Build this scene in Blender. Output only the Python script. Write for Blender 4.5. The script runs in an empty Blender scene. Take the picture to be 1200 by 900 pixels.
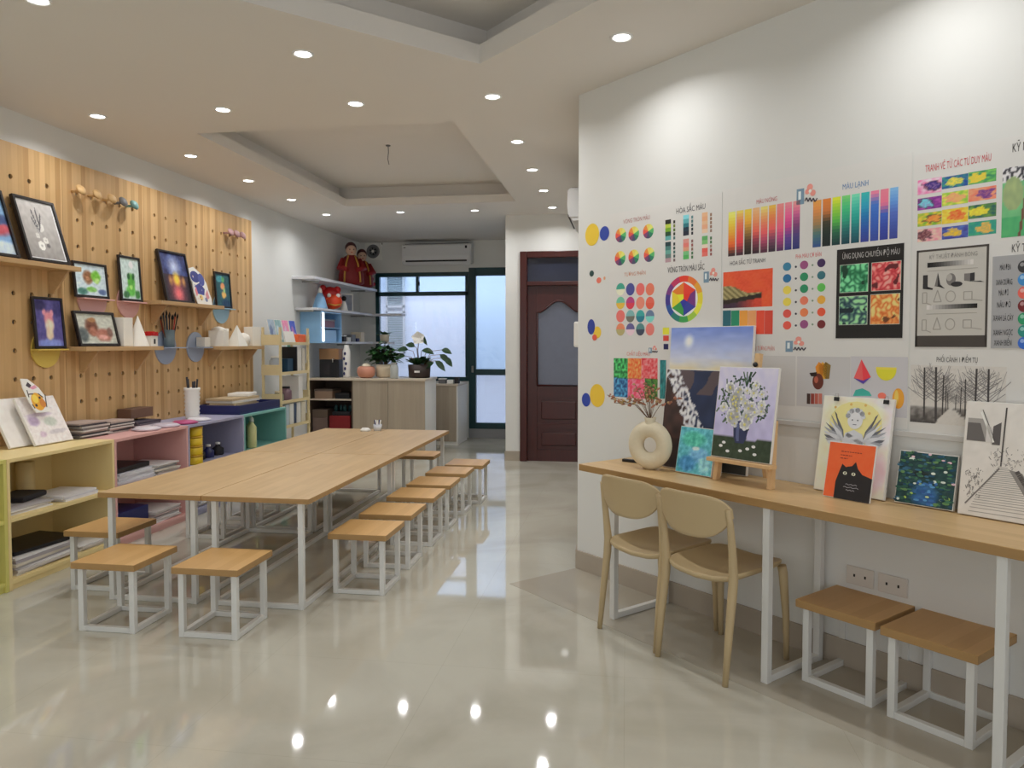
import bpy, bmesh, math, random
from mathutils import Vector, Matrix, noise
R = math.radians
PI = math.pi
random.seed(7)
SC = bpy.context.scene
COL = SC.collection

# ---------------------------------------------------------------- camera model (1200 x 900)
F, CXP, CYP, PITCH, YAW, EYE = 880.0, 600.0, 436.0, R(2.2), R(8.66), 1.43
FWD = Vector((-math.sin(YAW) * math.cos(PITCH), math.cos(YAW) * math.cos(PITCH), -math.sin(PITCH)))
RGT = Vector((math.cos(YAW), math.sin(YAW), 0))
UPV = RGT.cross(FWD)
EYEP = Vector((0, 0, EYE))
CORNER = Vector((-0.301, 4.74, 0))            # left end of the diagonal wall
WD = Vector((0.70711, -0.70711, 0))           # along the diagonal wall
WN = Vector((0.70711, 0.70711, 0))            # into the diagonal wall
XL = -4.03                                    # left wall


def ray(px, py):
    return FWD + RGT * ((px - CXP) / F) + UPV * ((CYP - py) / F)


def SB(px, py, w=0.0):
    """survey a mark on the photo onto a plane parallel to the diagonal wall: (s along it, z)"""
    d = ray(px, py)
    o = CORNER + WN * w
    p = EYEP + d * ((o - EYEP).dot(WN) / d.dot(WN))
    return (p - CORNER).dot(WD), p.z


def lin(c):
    c = c / 255.0
    return c / 12.92 if c <= 0.04045 else ((c + 0.055) / 1.055) ** 2.4


def rgb(r, g, b, k=1.0):
    return tuple(min(0.92, lin(v) * k) for v in (r, g, b)) + (1.0,)


INK = 1.35


def ink(c, k=INK):
    return rgb(c[0], c[1], c[2], k)


# ---------------------------------------------------------------- materials
MATS = {}


def mat(name, color, rough=0.5, metal=0.0, emit=None, estr=0.0, alpha=1.0, trans=0.0, var=0.05, scale=12.0, bump=0.0, coat=0.0, spec=None):
    if name in MATS:
        return MATS[name]
    m = bpy.data.materials.new(name)
    m.use_nodes = True
    nt = m.node_tree
    b = nt.nodes['Principled BSDF']
    b.inputs['Roughness'].default_value = rough
    b.inputs['Metallic'].default_value = metal
    if spec is not None:
        b.inputs['Specular IOR Level'].default_value = spec
    if coat:
        b.inputs['Coat Weight'].default_value = coat
    if trans:
        b.inputs['Transmission Weight'].default_value = trans
    tc = nt.nodes.new('ShaderNodeTexCoord')
    ns = nt.nodes.new('ShaderNodeTexNoise')
    ns.inputs['Scale'].default_value = scale
    ns.inputs['Detail'].default_value = 4
    nt.links.new(tc.outputs['Object'], ns.inputs['Vector'])
    mx = nt.nodes.new('ShaderNodeMix')
    mx.data_type = 'RGBA'
    mx.inputs['A'].default_value = tuple(max(0, c * (1 - var)) for c in color[:3]) + (1,)
    mx.inputs['B'].default_value = tuple(min(1, c * (1 + var)) for c in color[:3]) + (1,)
    nt.links.new(ns.outputs['Fac'], mx.inputs['Factor'])
    nt.links.new(mx.outputs['Result'], b.inputs['Base Color'])
    if emit:
        b.inputs['Emission Color'].default_value = emit
        b.inputs['Emission Strength'].default_value = estr
    if bump:
        bp = nt.nodes.new('ShaderNodeBump')
        bp.inputs['Strength'].default_value = bump
        bp.inputs['Distance'].default_value = 0.01
        nt.links.new(ns.outputs['Fac'], bp.inputs['Height'])
        nt.links.new(bp.outputs['Normal'], b.inputs['Normal'])
    MATS[name] = m
    return m


def wood(name, c1, c2, grain='y', stave='x', width=0.05, rough=0.42, contrast=0.5, grain_scale=3.0, run=0.0):
    """staves of slightly different tone running along GRAIN, counted across STAVE"""
    if name in MATS:
        return MATS[name]
    m = bpy.data.materials.new(name)
    m.use_nodes = True
    nt = m.node_tree
    L = nt.links.new
    b = nt.nodes['Principled BSDF']
    b.inputs['Roughness'].default_value = rough
    tc = nt.nodes.new('ShaderNodeTexCoord')
    sp = nt.nodes.new('ShaderNodeSeparateXYZ')
    L(tc.outputs['Object'], sp.inputs[0])

    def math_node(op, a, bv=None):
        n = nt.nodes.new('ShaderNodeMath')
        n.operation = op
        if isinstance(a, (int, float)):
            n.inputs[0].default_value = a
        else:
            L(a, n.inputs[0])
        if bv is not None:
            if isinstance(bv, (int, float)):
                n.inputs[1].default_value = bv
            else:
                L(bv, n.inputs[1])
        return n.outputs[0]
    q = math_node('FLOOR', math_node('DIVIDE', sp.outputs[stave.upper()], width))
    wn = nt.nodes.new('ShaderNodeTexWhiteNoise')
    wn.noise_dimensions = '1D'
    if run:
        off = math_node('MULTIPLY', math_node('FRACT', math_node('MULTIPLY', q, 0.618)), run)
        q2 = math_node('FLOOR', math_node('DIVIDE', math_node('ADD', sp.outputs[grain.upper()], off), run))
        q = math_node('ADD', q, math_node('MULTIPLY', q2, 17.37))
    L(q, wn.inputs['W'])
    mp = nt.nodes.new('ShaderNodeMapping')
    sc = {'x': (1, 1, 1), 'y': (1, 1, 1), 'z': (1, 1, 1)}
    s = [40.0, 40.0, 40.0]
    s['xyz'.index(grain)] = grain_scale
    mp.inputs['Scale'].default_value = s
    L(tc.outputs['Object'], mp.inputs['Vector'])
    ns = nt.nodes.new('ShaderNodeTexNoise')
    ns.inputs['Scale'].default_value = 1.0
    ns.inputs['Detail'].default_value = 5
    L(mp.outputs[0], ns.inputs['Vector'])
    f = math_node('ADD', math_node('MULTIPLY', wn.outputs['Value'], contrast), math_node('MULTIPLY', ns.outputs['Fac'], 1.0 - contrast))
    mx = nt.nodes.new('ShaderNodeMix')
    mx.data_type = 'RGBA'
    mx.inputs['A'].default_value = c1
    mx.inputs['B'].default_value = c2
    L(f, mx.inputs['Factor'])
    L(mx.outputs['Result'], b.inputs['Base Color'])
    MATS[name] = m
    return m


def print_mat(name='printed_paper', rough=0.55):
    if name in MATS:
        return MATS[name]
    m = bpy.data.materials.new(name)
    m.use_nodes = True
    nt = m.node_tree
    b = nt.nodes['Principled BSDF']
    b.inputs['Roughness'].default_value = rough
    a = nt.nodes.new('ShaderNodeAttribute')
    a.attribute_name = 'Col'
    nt.links.new(a.outputs['Color'], b.inputs['Base Color'])
    MATS[name] = m
    return m


def floor_mat():
    m = bpy.data.materials.new('polished_cream_tile')
    m.use_nodes = True
    nt = m.node_tree
    L = nt.links.new
    b = nt.nodes['Principled BSDF']
    b.inputs['Roughness'].default_value = 0.045
    b.inputs['Specular IOR Level'].default_value = 0.75
    tc = nt.nodes.new('ShaderNodeTexCoord')
    n1 = nt.nodes.new('ShaderNodeTexNoise')
    n1.inputs['Scale'].default_value = 0.9
    n1.inputs['Detail'].default_value = 8
    n1.inputs['Distortion'].default_value = 1.6
    L(tc.outputs['Object'], n1.inputs['Vector'])
    cr = nt.nodes.new('ShaderNodeValToRGB')
    cr.color_ramp.elements[0].position = 0.36
    cr.color_ramp.elements[0].color = rgb(184, 180, 165, 1.0)
    cr.color_ramp.elements[1].position = 0.64
    cr.color_ramp.elements[1].color = rgb(201, 198, 184, 1.0)
    e = cr.color_ramp.elements.new(0.5)
    e.color = rgb(194, 190, 176, 1.0)
    L(n1.outputs['Fac'], cr.inputs['Fac'])
    br = nt.nodes.new('ShaderNodeTexBrick')
    br.offset = 0.0
    br.inputs['Scale'].default_value = 1.0
    br.inputs['Brick Width'].default_value = 0.8
    br.inputs['Row Height'].default_value = 0.8
    br.inputs['Mortar Size'].default_value = 0.0012
    br.inputs['Color1'].default_value = (1, 1, 1, 1)
    br.inputs['Color2'].default_value = (0.99, 0.99, 0.99, 1)
    br.inputs['Mortar'].default_value = (0.88, 0.87, 0.85, 1)
    L(tc.outputs['Object'], br.inputs['Vector'])
    mx = nt.nodes.new('ShaderNodeMix')
    mx.data_type = 'RGBA'
    mx.blend_type = 'MULTIPLY'
    mx.inputs['Factor'].default_value = 1.0
    L(cr.outputs['Color'], mx.inputs['A'])
    L(br.outputs['Color'], mx.inputs['B'])
    L(mx.outputs['Result'], b.inputs['Base Color'])
    return m


M_WALL = mat('white_wall_paint', rgb(226, 226, 222), 0.7, var=0.012, scale=3)
M_CEIL = mat('ceiling_paint', rgb(226, 222, 216), 0.85, var=0.01, scale=2)
M_SKIRT = mat('beige_marble_skirting', rgb(176, 165, 150), 0.2, var=0.08, scale=5)
M_FLOOR = floor_mat()
M_TABLE = wood('oak_tabletop', rgb(184, 152, 106), rgb(212, 182, 138), 'y', 'x', 0.045, 0.38, 0.45, 2.5, 0.5)
M_STOOLTOP = wood('oak_stool_top', rgb(192, 148, 90), rgb(222, 180, 120), 'y', 'x', 0.06, 0.42, 0.5, 3.0)
M_DESK = wood('oak_desk_top', rgb(190, 156, 106), rgb(218, 186, 138), 'x', 'y', 0.05, 0.4, 0.4, 2.5, 0.6)
M_EDGE = wood('oak_edge_band', rgb(162, 126, 78), rgb(184, 146, 94), 'x', 'z', 0.5, 0.45, 0.2, 3.0)
M_PEG = wood('slatted_pine_panel', rgb(176, 134, 82), rgb(226, 190, 138), 'z', 'x', 0.047, 0.5, 0.62, 2.0)
M_PINE = wood('pine_shelf_board', rgb(186, 150, 104), rgb(212, 178, 130), 'x', 'y', 0.07, 0.5, 0.3, 3.0)
M_WHITEMETAL = mat('white_painted_steel', rgb(222, 222, 218), 0.38, var=0.01)
M_CHAIR = mat('beige_plastic', rgb(192, 170, 130), 0.42, var=0.02)
M_BLACKFRAME = mat('black_frame', rgb(34, 28, 28), 0.35, var=0.05)
M_WHITE = mat('white_matte', rgb(236, 234, 228), 0.6, var=0.02)
M_PLASTER = mat('white_plaster', rgb(240, 236, 226), 0.8, var=0.02)
M_CANVAS = mat('canvas_cotton', rgb(232, 229, 222), 0.8, var=0.02, scale=80)
M_PRINT = print_mat()
M_OIL = print_mat('painted_canvas', 0.5)
M_PINK = mat('pink_lacquer', rgb(222, 172, 166), 0.5, var=0.02)
M_YELLOW = mat('pale_yellow_lacquer', rgb(236, 214, 154), 0.5, var=0.02)
M_LIME = mat('lime_yellow_lacquer', rgb(216, 208, 118), 0.5, var=0.02)
M_LAV = mat('lavender_lacquer', rgb(168, 168, 194), 0.5, var=0.02)
M_TEAL = mat('teal_lacquer', rgb(124, 182, 174), 0.5, var=0.02)
M_BLUEG = mat('powder_blue_acrylic', rgb(160, 196, 216), 0.35, var=0.02)
M_GREYB = mat('grey_blue_acrylic', rgb(164, 176, 198), 0.35, var=0.02)
M_YDISC = mat('mustard_acrylic', rgb(218, 190, 92), 0.4, var=0.02)
M_NAVY = mat('navy_plastic', rgb(32, 38, 92), 0.4)
M_BLACK = mat('black_plastic', rgb(24, 24, 28), 0.4)
M_DARK = mat('charcoal_fabric', rgb(42, 40, 44), 0.8)
M_GREEN = mat('dark_green_aluminium', rgb(14, 58, 62), 0.35, var=0.03)
M_DOOR = wood('mahogany_door', rgb(58, 20, 18), rgb(82, 32, 26), 'z', 'x', 0.4, 0.3, 0.15, 2.0)
M_COUNTER = wood('washed_oak_counter', rgb(150, 136, 118), rgb(182, 168, 148), 'z', 'x', 0.09, 0.5, 0.4, 2.0)
M_COUNTERTOP = mat('pale_counter_top', rgb(206, 192, 172), 0.4)
M_DARKSHELF = mat('brown_shelf_laminate', rgb(92, 76, 64), 0.5)
M_RED = mat('lacquer_red', rgb(188, 24, 26), 0.4)
M_DEEPRED = mat('deep_red_cloth', rgb(126, 16, 22), 0.6)
M_GOLD = mat('gold_trim', rgb(210, 160, 70), 0.35, metal=0.4)
M_ORANGE = mat('orange_card', rgb(232, 104, 52), 0.5)
M_LEAF = mat('green_leaf', rgb(48, 92, 44), 0.45, var=0.3, scale=9)
M_DLEAF = mat('dark_green_leaf', rgb(34, 66, 34), 0.4, var=0.3, scale=9)
M_CREAM = mat('cream_ceramic', rgb(226, 212, 186), 0.5)
M_STONE = mat('cream_stoneware', rgb(226, 214, 186), 0.75, var=0.06, scale=60, bump=0.15)
M_DRY = mat('dried_flower', rgb(176, 120, 96), 0.8, var=0.3, scale=40)
M_DRYL = mat('dried_straw', rgb(196, 164, 112), 0.8, var=0.2, scale=40)
M_STEM = mat('brown_stem', rgb(112, 80, 56), 0.8)
M_LBLUE = mat('sky_blue_plastic', rgb(140, 186, 226), 0.35)
M_EASEL = wood('easel_beech', rgb(212, 172, 122), rgb(230, 194, 146), 'z', 'x', 0.2, 0.5, 0.1, 3.0)
M_PEGWOOD = mat('turned_beech', rgb(214, 176, 122), 0.5)
M_GREYP = mat('grey_plastic', rgb(120, 120, 122), 0.5)
M_PLANTER = mat('dark_brown_planter', rgb(52, 38, 34), 0.5)
M_COPPER = mat('copper_pot', rgb(206, 142, 118), 0.4)
M_OUTLET = mat('socket_plastic', rgb(216, 210, 202), 0.4)
M_STEEL = mat('brushed_steel', rgb(170, 168, 164), 0.3, metal=0.9)
M_SOIL = mat('dark_socket', rgb(22, 20, 20), 0.6)
M_LIGHTYEL = mat('yellow_paint_tub', rgb(232, 196, 40), 0.4)


# ---------------------------------------------------------------- mesh builder
class MB:
    def __init__(self, *mats):
        self.bm = bmesh.new()
        self.mats = list(mats)
        self.layer = None

    def _col(self, faces, c):
        if c is None:
            return
        if self.layer is None:
            self.layer = self.bm.loops.layers.float_color.new('Col')
        for f in faces:
            for l in f.loops:
                l[self.layer] = c

    def box(self, x0, x1, y0, y1, z0, z1, m=0, bev=0.0, c=None, rz=0.0, seg=2):
        cx, cy, cz = (x0 + x1) / 2, (y0 + y1) / 2, (z0 + z1) / 2
        g = bmesh.ops.create_cube(self.bm, size=1.0)
        vs = g['verts']
        bmesh.ops.scale(self.bm, vec=(abs(x1 - x0), abs(y1 - y0), abs(z1 - z0)), verts=vs)
        if bev > 0:
            es = list({e for v in vs for e in v.link_edges})
            r = bmesh.ops.bevel(self.bm, geom=es, offset=bev, segments=seg, profile=0.5, affect='EDGES')
            vs = list({v for f in r['faces'] for v in f.verts} | {v for v in vs if v.is_valid})
        if rz:
            bmesh.ops.rotate(self.bm, verts=vs, cent=(0, 0, 0), matrix=Matrix.Rotation(rz, 3, 'Z'))
        bmesh.ops.translate(self.bm, verts=vs, vec=(cx, cy, cz))
        fs = {f for v in vs for f in v.link_faces}
        for f in fs:
            f.material_index = m
        self._col(fs, c)
        return self

    def face(self, pts, m=0, c=None, smooth=False):
        f = self.bm.faces.new([self.bm.verts.new(p) for p in pts])
        f.material_index = m
        f.smooth = smooth
        self._col([f], c)
        return f

    def loft(self, rings, m=0, close=True, cap=True, smooth=True, c=None):
        vr = [[self.bm.verts.new(p) for p in r] for r in rings]
        n = len(vr[0])
        fs = []
        for a, b in zip(vr, vr[1:]):
            for i in range(n if close else n - 1):
                j = (i + 1) % n
                f = self.bm.faces.new((a[i], a[j], b[j], b[i]))
                f.material_index = m
                f.smooth = smooth
                fs.append(f)
        if cap and close:
            for r in (list(reversed(vr[0])), vr[-1]):
                f = self.bm.faces.new(r)
                f.material_index = m
                fs.append(f)
        self._col(fs, c)
        return self

    def lathe(self, prof, m=0, n=24, at=(0, 0, 0), cap=True, smooth=True, sx=1.0, sy=1.0, c=None):
        rings = [[(at[0] + r * sx * math.cos(2 * PI * i / n), at[1] + r * sy * math.sin(2 * PI * i / n), at[2] + z) for i in range(n)] for r, z in prof]
        return self.loft(rings, m, True, cap, smooth, c)

    def tube(self, pts, rad, m=0, n=10, smooth=True, square=False, cap=True, c=None):
        pts = [Vector(p) for p in pts]
        if not isinstance(rad, (list, tuple)):
            rad = [rad] * len(pts)
        rings = []
        for i, p in enumerate(pts):
            t = (pts[min(i + 1, len(pts) - 1)] - pts[max(i - 1, 0)]).normalized()
            a = Vector((0, 0, 1)) if abs(t.z) < 0.9 else Vector((1, 0, 0))
            u = t.cross(a).normalized()
            v = t.cross(u).normalized()
            k = 4 if square else n
            o = PI / 4 if square else 0
            rr = rad[i] * (1.41421 if square else 1)
            rings.append([p + u * (rr * math.cos(o + 2 * PI * j / k)) + v * (rr * math.sin(o + 2 * PI * j / k)) for j in range(k)])
        return self.loft(rings, m, True, cap, smooth and not square, c)

    def prism(self, pts2, y0, y1, m=0, plane='xz', c=None):
        """extrude an outline"""
        if plane == 'xz':
            a = [(x, y0, z) for x, z in pts2]
            b = [(x, y1, z) for x, z in pts2]
        elif plane == 'yz':
            a = [(y0, x, z) for x, z in pts2]
            b = [(y1, x, z) for x, z in pts2]
        else:
            a = [(x, z, y0) for x, z in pts2]
            b = [(x, z, y1) for x, z in pts2]
        return self.loft([a, b], m, True, True, False, c)

    def ball(self, cx, cy, cz, rx, ry=None, rz=None, m=0, n=16, c=None):
        ry = ry or rx
        rz = rz or rx
        k = n // 2
        prof = [(max(1e-4, math.sin(PI * i / k)), -math.cos(PI * i / k)) for i in range(k + 1)]
        rings = [[(cx + rx * r * math.cos(2 * PI * j / n), cy + ry * r * math.sin(2 * PI * j / n), cz + rz * z) for j in range(n)] for r, z in prof]
        return self.loft(rings, m, True, True, True, c)

    def build(self, name, parent=None, loc=None, rz=0.0, rx=0.0, mats=None, recalc=True):
        if recalc:
            bmesh.ops.recalc_face_normals(self.bm, faces=self.bm.faces)
        me = bpy.data.meshes.new(name)
        self.bm.to_mesh(me)
        self.bm.free()
        for m in (mats or self.mats):
            me.materials.append(m)
        o = bpy.data.objects.new(name, me)
        COL.objects.link(o)
        if parent is not None:
            o.parent = parent
        if loc is not None:
            o.location = loc
        o.rotation_euler = (rx, 0, rz)
        return o


def tag(o, label, cat, group=None):
    o['label'] = label
    o['category'] = cat
    if group:
        o['group'] = group
    return o


def thing(name, label, cat, loc=(0, 0, 0), rz=0.0, group=None, rx=0.0):
    o = bpy.data.objects.new(name, None)
    o.empty_display_size = 0.05
    COL.objects.link(o)
    o.location = loc
    o.rotation_euler = (rx, 0, rz)
    return tag(o, label, cat, group)


def struct(o):
    o['kind'] = 'structure'
    return o


def copy_tree(o, parent=None):
    c = o.copy()
    COL.objects.link(c)
    if parent is not None:
        c.parent = parent
    for ch in list(o.children):
        copy_tree(ch, c)
    return c


RZB = -PI / 4      # local x along the diagonal wall, local y into it
RZL = PI / 2       # local x away along the left wall, local y into it


def PB(s, w, z=0.0):
    p = CORNER + WD * s + WN * w
    return (p.x, p.y, z)


def PLW(u, w, z=0.0):
    return (XL - w, u, z)


# ---------------------------------------------------------------- flat printed pictures: polygons with their own ink
class Art:
    """drawn in local x (right) and z (up); y = distance in front of the sheet"""
    def __init__(self, step=0.0005):
        self.mb = MB(M_PRINT)
        self.k = 0
        self.step = step

    def up(self):
        self.k += 1
        return self

    def poly(self, pts, c, k=None):
        y = -(self.k if k is None else k) * self.step - 0.0004
        self.mb.face([(p[0], y, p[1]) for p in pts], 0, ink(c))
        return self

    def rect(self, x0, z0, x1, z1, c, k=None):
        return self.poly([(x0, z0), (x1, z0), (x1, z1), (x0, z1)], c, k)

    def disc(self, x, z, r, c, rz=None, n=20, k=None, a0=0, a1=2 * PI):
        rz = rz or r
        full = a1 - a0 > 6.28
        pts = [(x + r * math.cos(a0 + (a1 - a0) * i / n), z + rz * math.sin(a0 + (a1 - a0) * i / n)) for i in range(n if full else n + 1)]
        if not full:
            pts.append((x, z))
        return self.poly(pts, c, k)

    def line(self, p, q, wd, c, k=None):
        d = Vector((q[0] - p[0], q[1] - p[1]))
        if d.length < 1e-6:
            return self
        n = Vector((-d.y, d.x)).normalized() * wd / 2
        return self.poly([(p[0] + n.x, p[1] + n.y), (p[0] - n.x, p[1] - n.y), (q[0] - n.x, q[1] - n.y), (q[0] + n.x, q[1] + n.y)], c, k)

    def path(self, pts, wd, c, k=None):
        for a, b in zip(pts, pts[1:]):
            self.line(a, b, wd, c, k)
        return self

    def grid(self, fn, x0, z0, x1, z1, nx, nz, k=None):
        """a hand-painted area: FN(u, v) gives the paint at 0..1, 0..1"""
        y = -(self.k if k is None else k) * self.step - 0.0004
        bm = self.mb.bm
        if self.mb.layer is None:
            self.mb.layer = bm.loops.layers.float_color.new('Col')
        V = [[bm.verts.new((x0 + (x1 - x0) * i / nx, y, z0 + (z1 - z0) * j / nz)) for i in range(nx + 1)] for j in range(nz + 1)]
        CC = [[ink(fn(i / nx, j / nz)) for i in range(nx + 1)] for j in range(nz + 1)]
        for j in range(nz):
            for i in range(nx):
                f = bm.faces.new((V[j][i], V[j][i + 1], V[j + 1][i + 1], V[j + 1][i]))
                for l, c in zip(f.loops, (CC[j][i], CC[j][i + 1], CC[j + 1][i + 1], CC[j + 1][i])):
                    l[self.mb.layer] = c
        return self

    def build(self, name, parent, loc=None, m=None):
        o = self.mb.build(name, parent, loc, mats=[m or M_PRINT], recalc=False)
        return o


def lerp(a, b, t):
    t = max(0.0, min(1.0, t))
    return tuple(x + (y - x) * t for x, y in zip(a, b))


def nz(u, v, s, seed=0.0):
    return 0.5 + 0.5 * noise.noise(Vector((u * s, v * s, seed)))


def blobs(bg, items, amp=14, ns=9, seed=1.0, bg2=None):
    """soft dabs of paint over a ground; items = (u, v, ru, rv, colour)"""
    def fn(u, v):
        c = lerp(bg2, bg, v) if bg2 else bg
        wu = u + 0.05 * (nz(u, v, 7, seed) - 0.5)
        wv = v + 0.05 * (nz(u, v, 7, seed + 5) - 0.5)
        for (a, b, ru, rv, col) in items:
            d = ((wu - a) / ru) ** 2 + ((wv - b) / rv) ** 2
            c = lerp(c, col, 1.6 - 1.6 * d if d < 1 else 0)
        n = (nz(u, v, ns, seed + 2) - 0.5) * 2 * amp + (nz(u, v, ns * 3, seed + 3) - 0.5) * amp
        return tuple(max(3, min(250, x + n)) for x in c)
    return fn


def text_mesh(name, body, size, parent, loc, color, align='CENTER', flat=0.0, width=None):
    cu = bpy.data.curves.new(name, 'FONT')
    cu.body = body
    cu.size = size
    cu.align_x = align
    cu.align_y = 'CENTER'
    cu.resolution_u = 2
    t = bpy.data.objects.new(name, cu)
    COL.objects.link(t)
    dg = bpy.context.evaluated_depsgraph_get()
    me = bpy.data.meshes.new_from_object(t.evaluated_get(dg))
    w = max((v.co.x for v in me.vertices), default=1) - min((v.co.x for v in me.vertices), default=0)
    bpy.data.objects.remove(t)
    bpy.data.curves.remove(cu)
    sx = (width / w) if width and w > 1e-6 else 1.0
    for v in me.vertices:
        v.co = Vector((v.co.x * sx, 0, v.co.y))
    me.materials.clear()
    me.materials.append(mat('ink_%d_%d_%d' % color, rgb(*color), 0.6, var=0.02))
    o = bpy.data.objects.new(name, me)
    COL.objects.link(o)
    o.parent = parent
    o.location = loc
    return o

# ================================================================ ROOM
ZC = 2.97
b = MB(M_FLOOR)
b.face([(-4.2, -3.2, 0), (6.0, -3.2, 0), (6.0, 11.3, 0), (-4.2, 11.3, 0)])
struct(b.build('floor'))

# ceiling with two recessed trays
FAR = [(-3.13, 5.17), (-1.2, 5.17), (-1.2, 8.14), (-3.13, 8.14)]
tc_ = Vector((-0.81, 4.13))
e1, e2 = Vector((0.70711, -0.70711)), Vector((-0.70711, -0.70711))
NEAR = [tuple(tc_ + e1 * 2.6 + e2 * 2.6), tuple(tc_ + e1 * 2.6), tuple(tc_), tuple(tc_ + e2 * 2.6)]


def grow(poly, d):
    n = len(poly)
    c = Vector((sum(p[0] for p in poly) / n, sum(p[1] for p in poly) / n))
    out = []
    for i in range(n):
        a = (Vector(poly[i]) - Vector(poly[i - 1])).normalized()
        bb = (Vector(poly[i]) - Vector(poly[(i + 1) % n])).normalized()
        out.append(tuple(Vector(poly[i]) + a * d + bb * d))
    return out


b = MB(M_CEIL)
loops = [[(-4.2, -3.2), (6.0, -3.2), (6.0, 11.3), (-4.2, 11.3)], FAR, NEAR]
edges = []
for lp in loops:
    vs = [b.bm.verts.new((x, y, ZC)) for x, y in lp]
    edges += [b.bm.edges.new((vs[i], vs[(i + 1) % len(vs)])) for i in range(len(vs))]
bmesh.ops.triangle_fill(b.bm, use_beauty=True, use_dissolve=False, edges=edges)
for lp, lip, gap, top in ((FAR, 0.085, 0.13, 3.2), (NEAR, 0.105, 0.16, 3.24)):
    o_ = grow(lp, gap)
    n = len(lp)
    for i in range(n):
        p, q, po, qo = lp[i], lp[(i + 1) % n], o_[i], o_[(i + 1) % n]
        z1 = ZC + lip
        b.face([(*p, ZC), (*q, ZC), (*q, z1), (*p, z1)])
        b.face([(*p, z1), (*q, z1), (*qo, z1), (*po, z1)])
        b.face([(*po, z1), (*qo, z1), (*qo, top), (*po, top)])
    b.face([(*p, top) for p in o_])
struct(b.build('ceiling', recalc=False))
# bare wire left hanging in the far tray
t = thing('ceiling_wire', 'short bare wire end hanging from the recessed ceiling over the long table', 'wire', (-2.12, 6.55, 3.2))
MB(M_GREYP).tube([(0, 0, 0), (0.004, 0, -0.06), (-0.004, 0.004, -0.12), (0.008, 0, -0.17)], 0.0035).build('cable', t)
MB(M_GREYP).lathe([(0.02, -0.008), (0.022, -0.003), (0.022, 0)], n=16).build('ceiling_plate', t)


def wall(name, p, q, z0, z1, thick, side=1, m=None):
    """a slab between two plan points; SIDE = which hand the thickness goes"""
    p, q = Vector(p), Vector(q)
    d = (q - p).normalized()
    n = Vector((-d.y, d.x)) * side * thick
    a = [p, q, q + n, p + n]
    mb = MB(m or M_WALL)
    mb.loft([[(v.x, v.y, z0) for v in a], [(v.x, v.y, z1) for v in a]], smooth=False)
    return struct(mb.build(name))


wall('wall_left', (XL, -3.2), (XL, 7.63), 0, ZC, 0.14, 1)
wall('wall_left_far', (XL - 0.03, 7.63), (XL - 0.03, 11.1), 0, ZC, 0.11, 1)
YB = 11.1
bw = MB(M_WALL)
bw.box(-4.17, -3.80, YB, YB + 0.14, 0, ZC)
bw.box(-3.80, -1.30, YB, YB + 0.14, 2.50, ZC)
bw.box(-3.80, -2.35, YB, YB + 0.14, 0, 0.86)
struct(bw.build('wall_back'))
wall('wall_hall_return', (-1.45, 9.14), (-1.45, YB), 0, ZC, 0.1, -1)
dw = MB(M_WALL)                        # wall with the wooden door, opening cut out
dw.box(-1.45, -1.27, 9.0, 9.14, 0, ZC)
dw.box(-1.27, -0.34, 9.0, 9.14, 2.53, ZC)
dw.box(-0.34, -0.2, 9.0, 9.14, 0, ZC)
struct(dw.build('wall_hall'))
wall('wall_right_return', (-0.301, 4.74), (-0.301, 8.999), 0, ZC, 0.1, -1)
rw = MB(M_WALL)
rw.loft([[(0, 0, z), (6.5, 0, z), (6.5, 0.12, z), (0.12, 0.12, z)] for z in (0, ZC)], smooth=False)
struct(rw.build('wall_right', None, tuple(CORNER), RZB))
# skirting
sk = MB(M_SKIRT)
sk.box(0.0, 6.4, -0.012, 0, 0, 0.118, bev=0.002)
struct(sk.build('baseboard_right', None, tuple(CORNER), RZB))
sk = MB(M_SKIRT)
sk.box(-1.462, -1.275, 8.988, 9.0, 0, 0.118)
sk.box(-1.462, -1.45, 8.988, YB, 0, 0.118)
struct(sk.build('baseboard_hall'))
sk = MB(M_SKIRT)
sk.box(-0.313, -0.301, 4.74, 8.99, 0, 0.118)
struct(sk.build('baseboard_right_return'))
sk = MB(mat('grey_stone_step', rgb(150, 150, 152), 0.35, var=0.05))
sk.box(-2.35, -1.45, YB - 0.02, YB + 0.2, 0, 0.14, bev=0.004)
struct(sk.build('trim_step'))
# darker border band of tiles along the diagonal wall
bb = MB(mat('grey_beige_border_tile', rgb(178, 171, 156), 0.06, var=0.05, scale=4, spec=0.7))
bb.box(0.0, 6.4, -0.535, -0.012, 0.0, 0.0015)
struct(bb.build('trim_floor_border', None, tuple(CORNER), RZB))

# ------------------------------------------------ back window and glazed door
M_PANE = mat('hazy_glass', (0.9, 0.94, 1.0, 1), 0.08, var=0.0)


def glass(name, tint, haze, rough=0.02):
    m = bpy.data.materials.new(name)
    m.use_nodes = True
    nt = m.node_tree
    nt.nodes.clear()
    L = nt.links.new
    out = nt.nodes.new('ShaderNodeOutputMaterial')
    tr = nt.nodes.new('ShaderNodeBsdfTransparent')
    tr.inputs['Color'].default_value = tint
    tl = nt.nodes.new('ShaderNodeBsdfTranslucent')
    tl.inputs['Color'].default_value = tint
    gl = nt.nodes.new('ShaderNodeBsdfGlossy')
    gl.inputs['Roughness'].default_value = rough
    fr = nt.nodes.new('ShaderNodeFresnel')
    fr.inputs['IOR'].default_value = 1.45
    m1 = nt.nodes.new('ShaderNodeMixShader')
    m1.inputs[0].default_value = haze
    L(tr.outputs[0], m1.inputs[1])
    L(tl.outputs[0], m1.inputs[2])
    m2 = nt.nodes.new('ShaderNodeMixShader')
    L(fr.outputs[0], m2.inputs[0])
    L(m1.outputs[0], m2.inputs[1])
    L(gl.outputs[0], m2.inputs[2])
    L(m2.outputs[0], out.inputs['Surface'])
    return m


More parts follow.
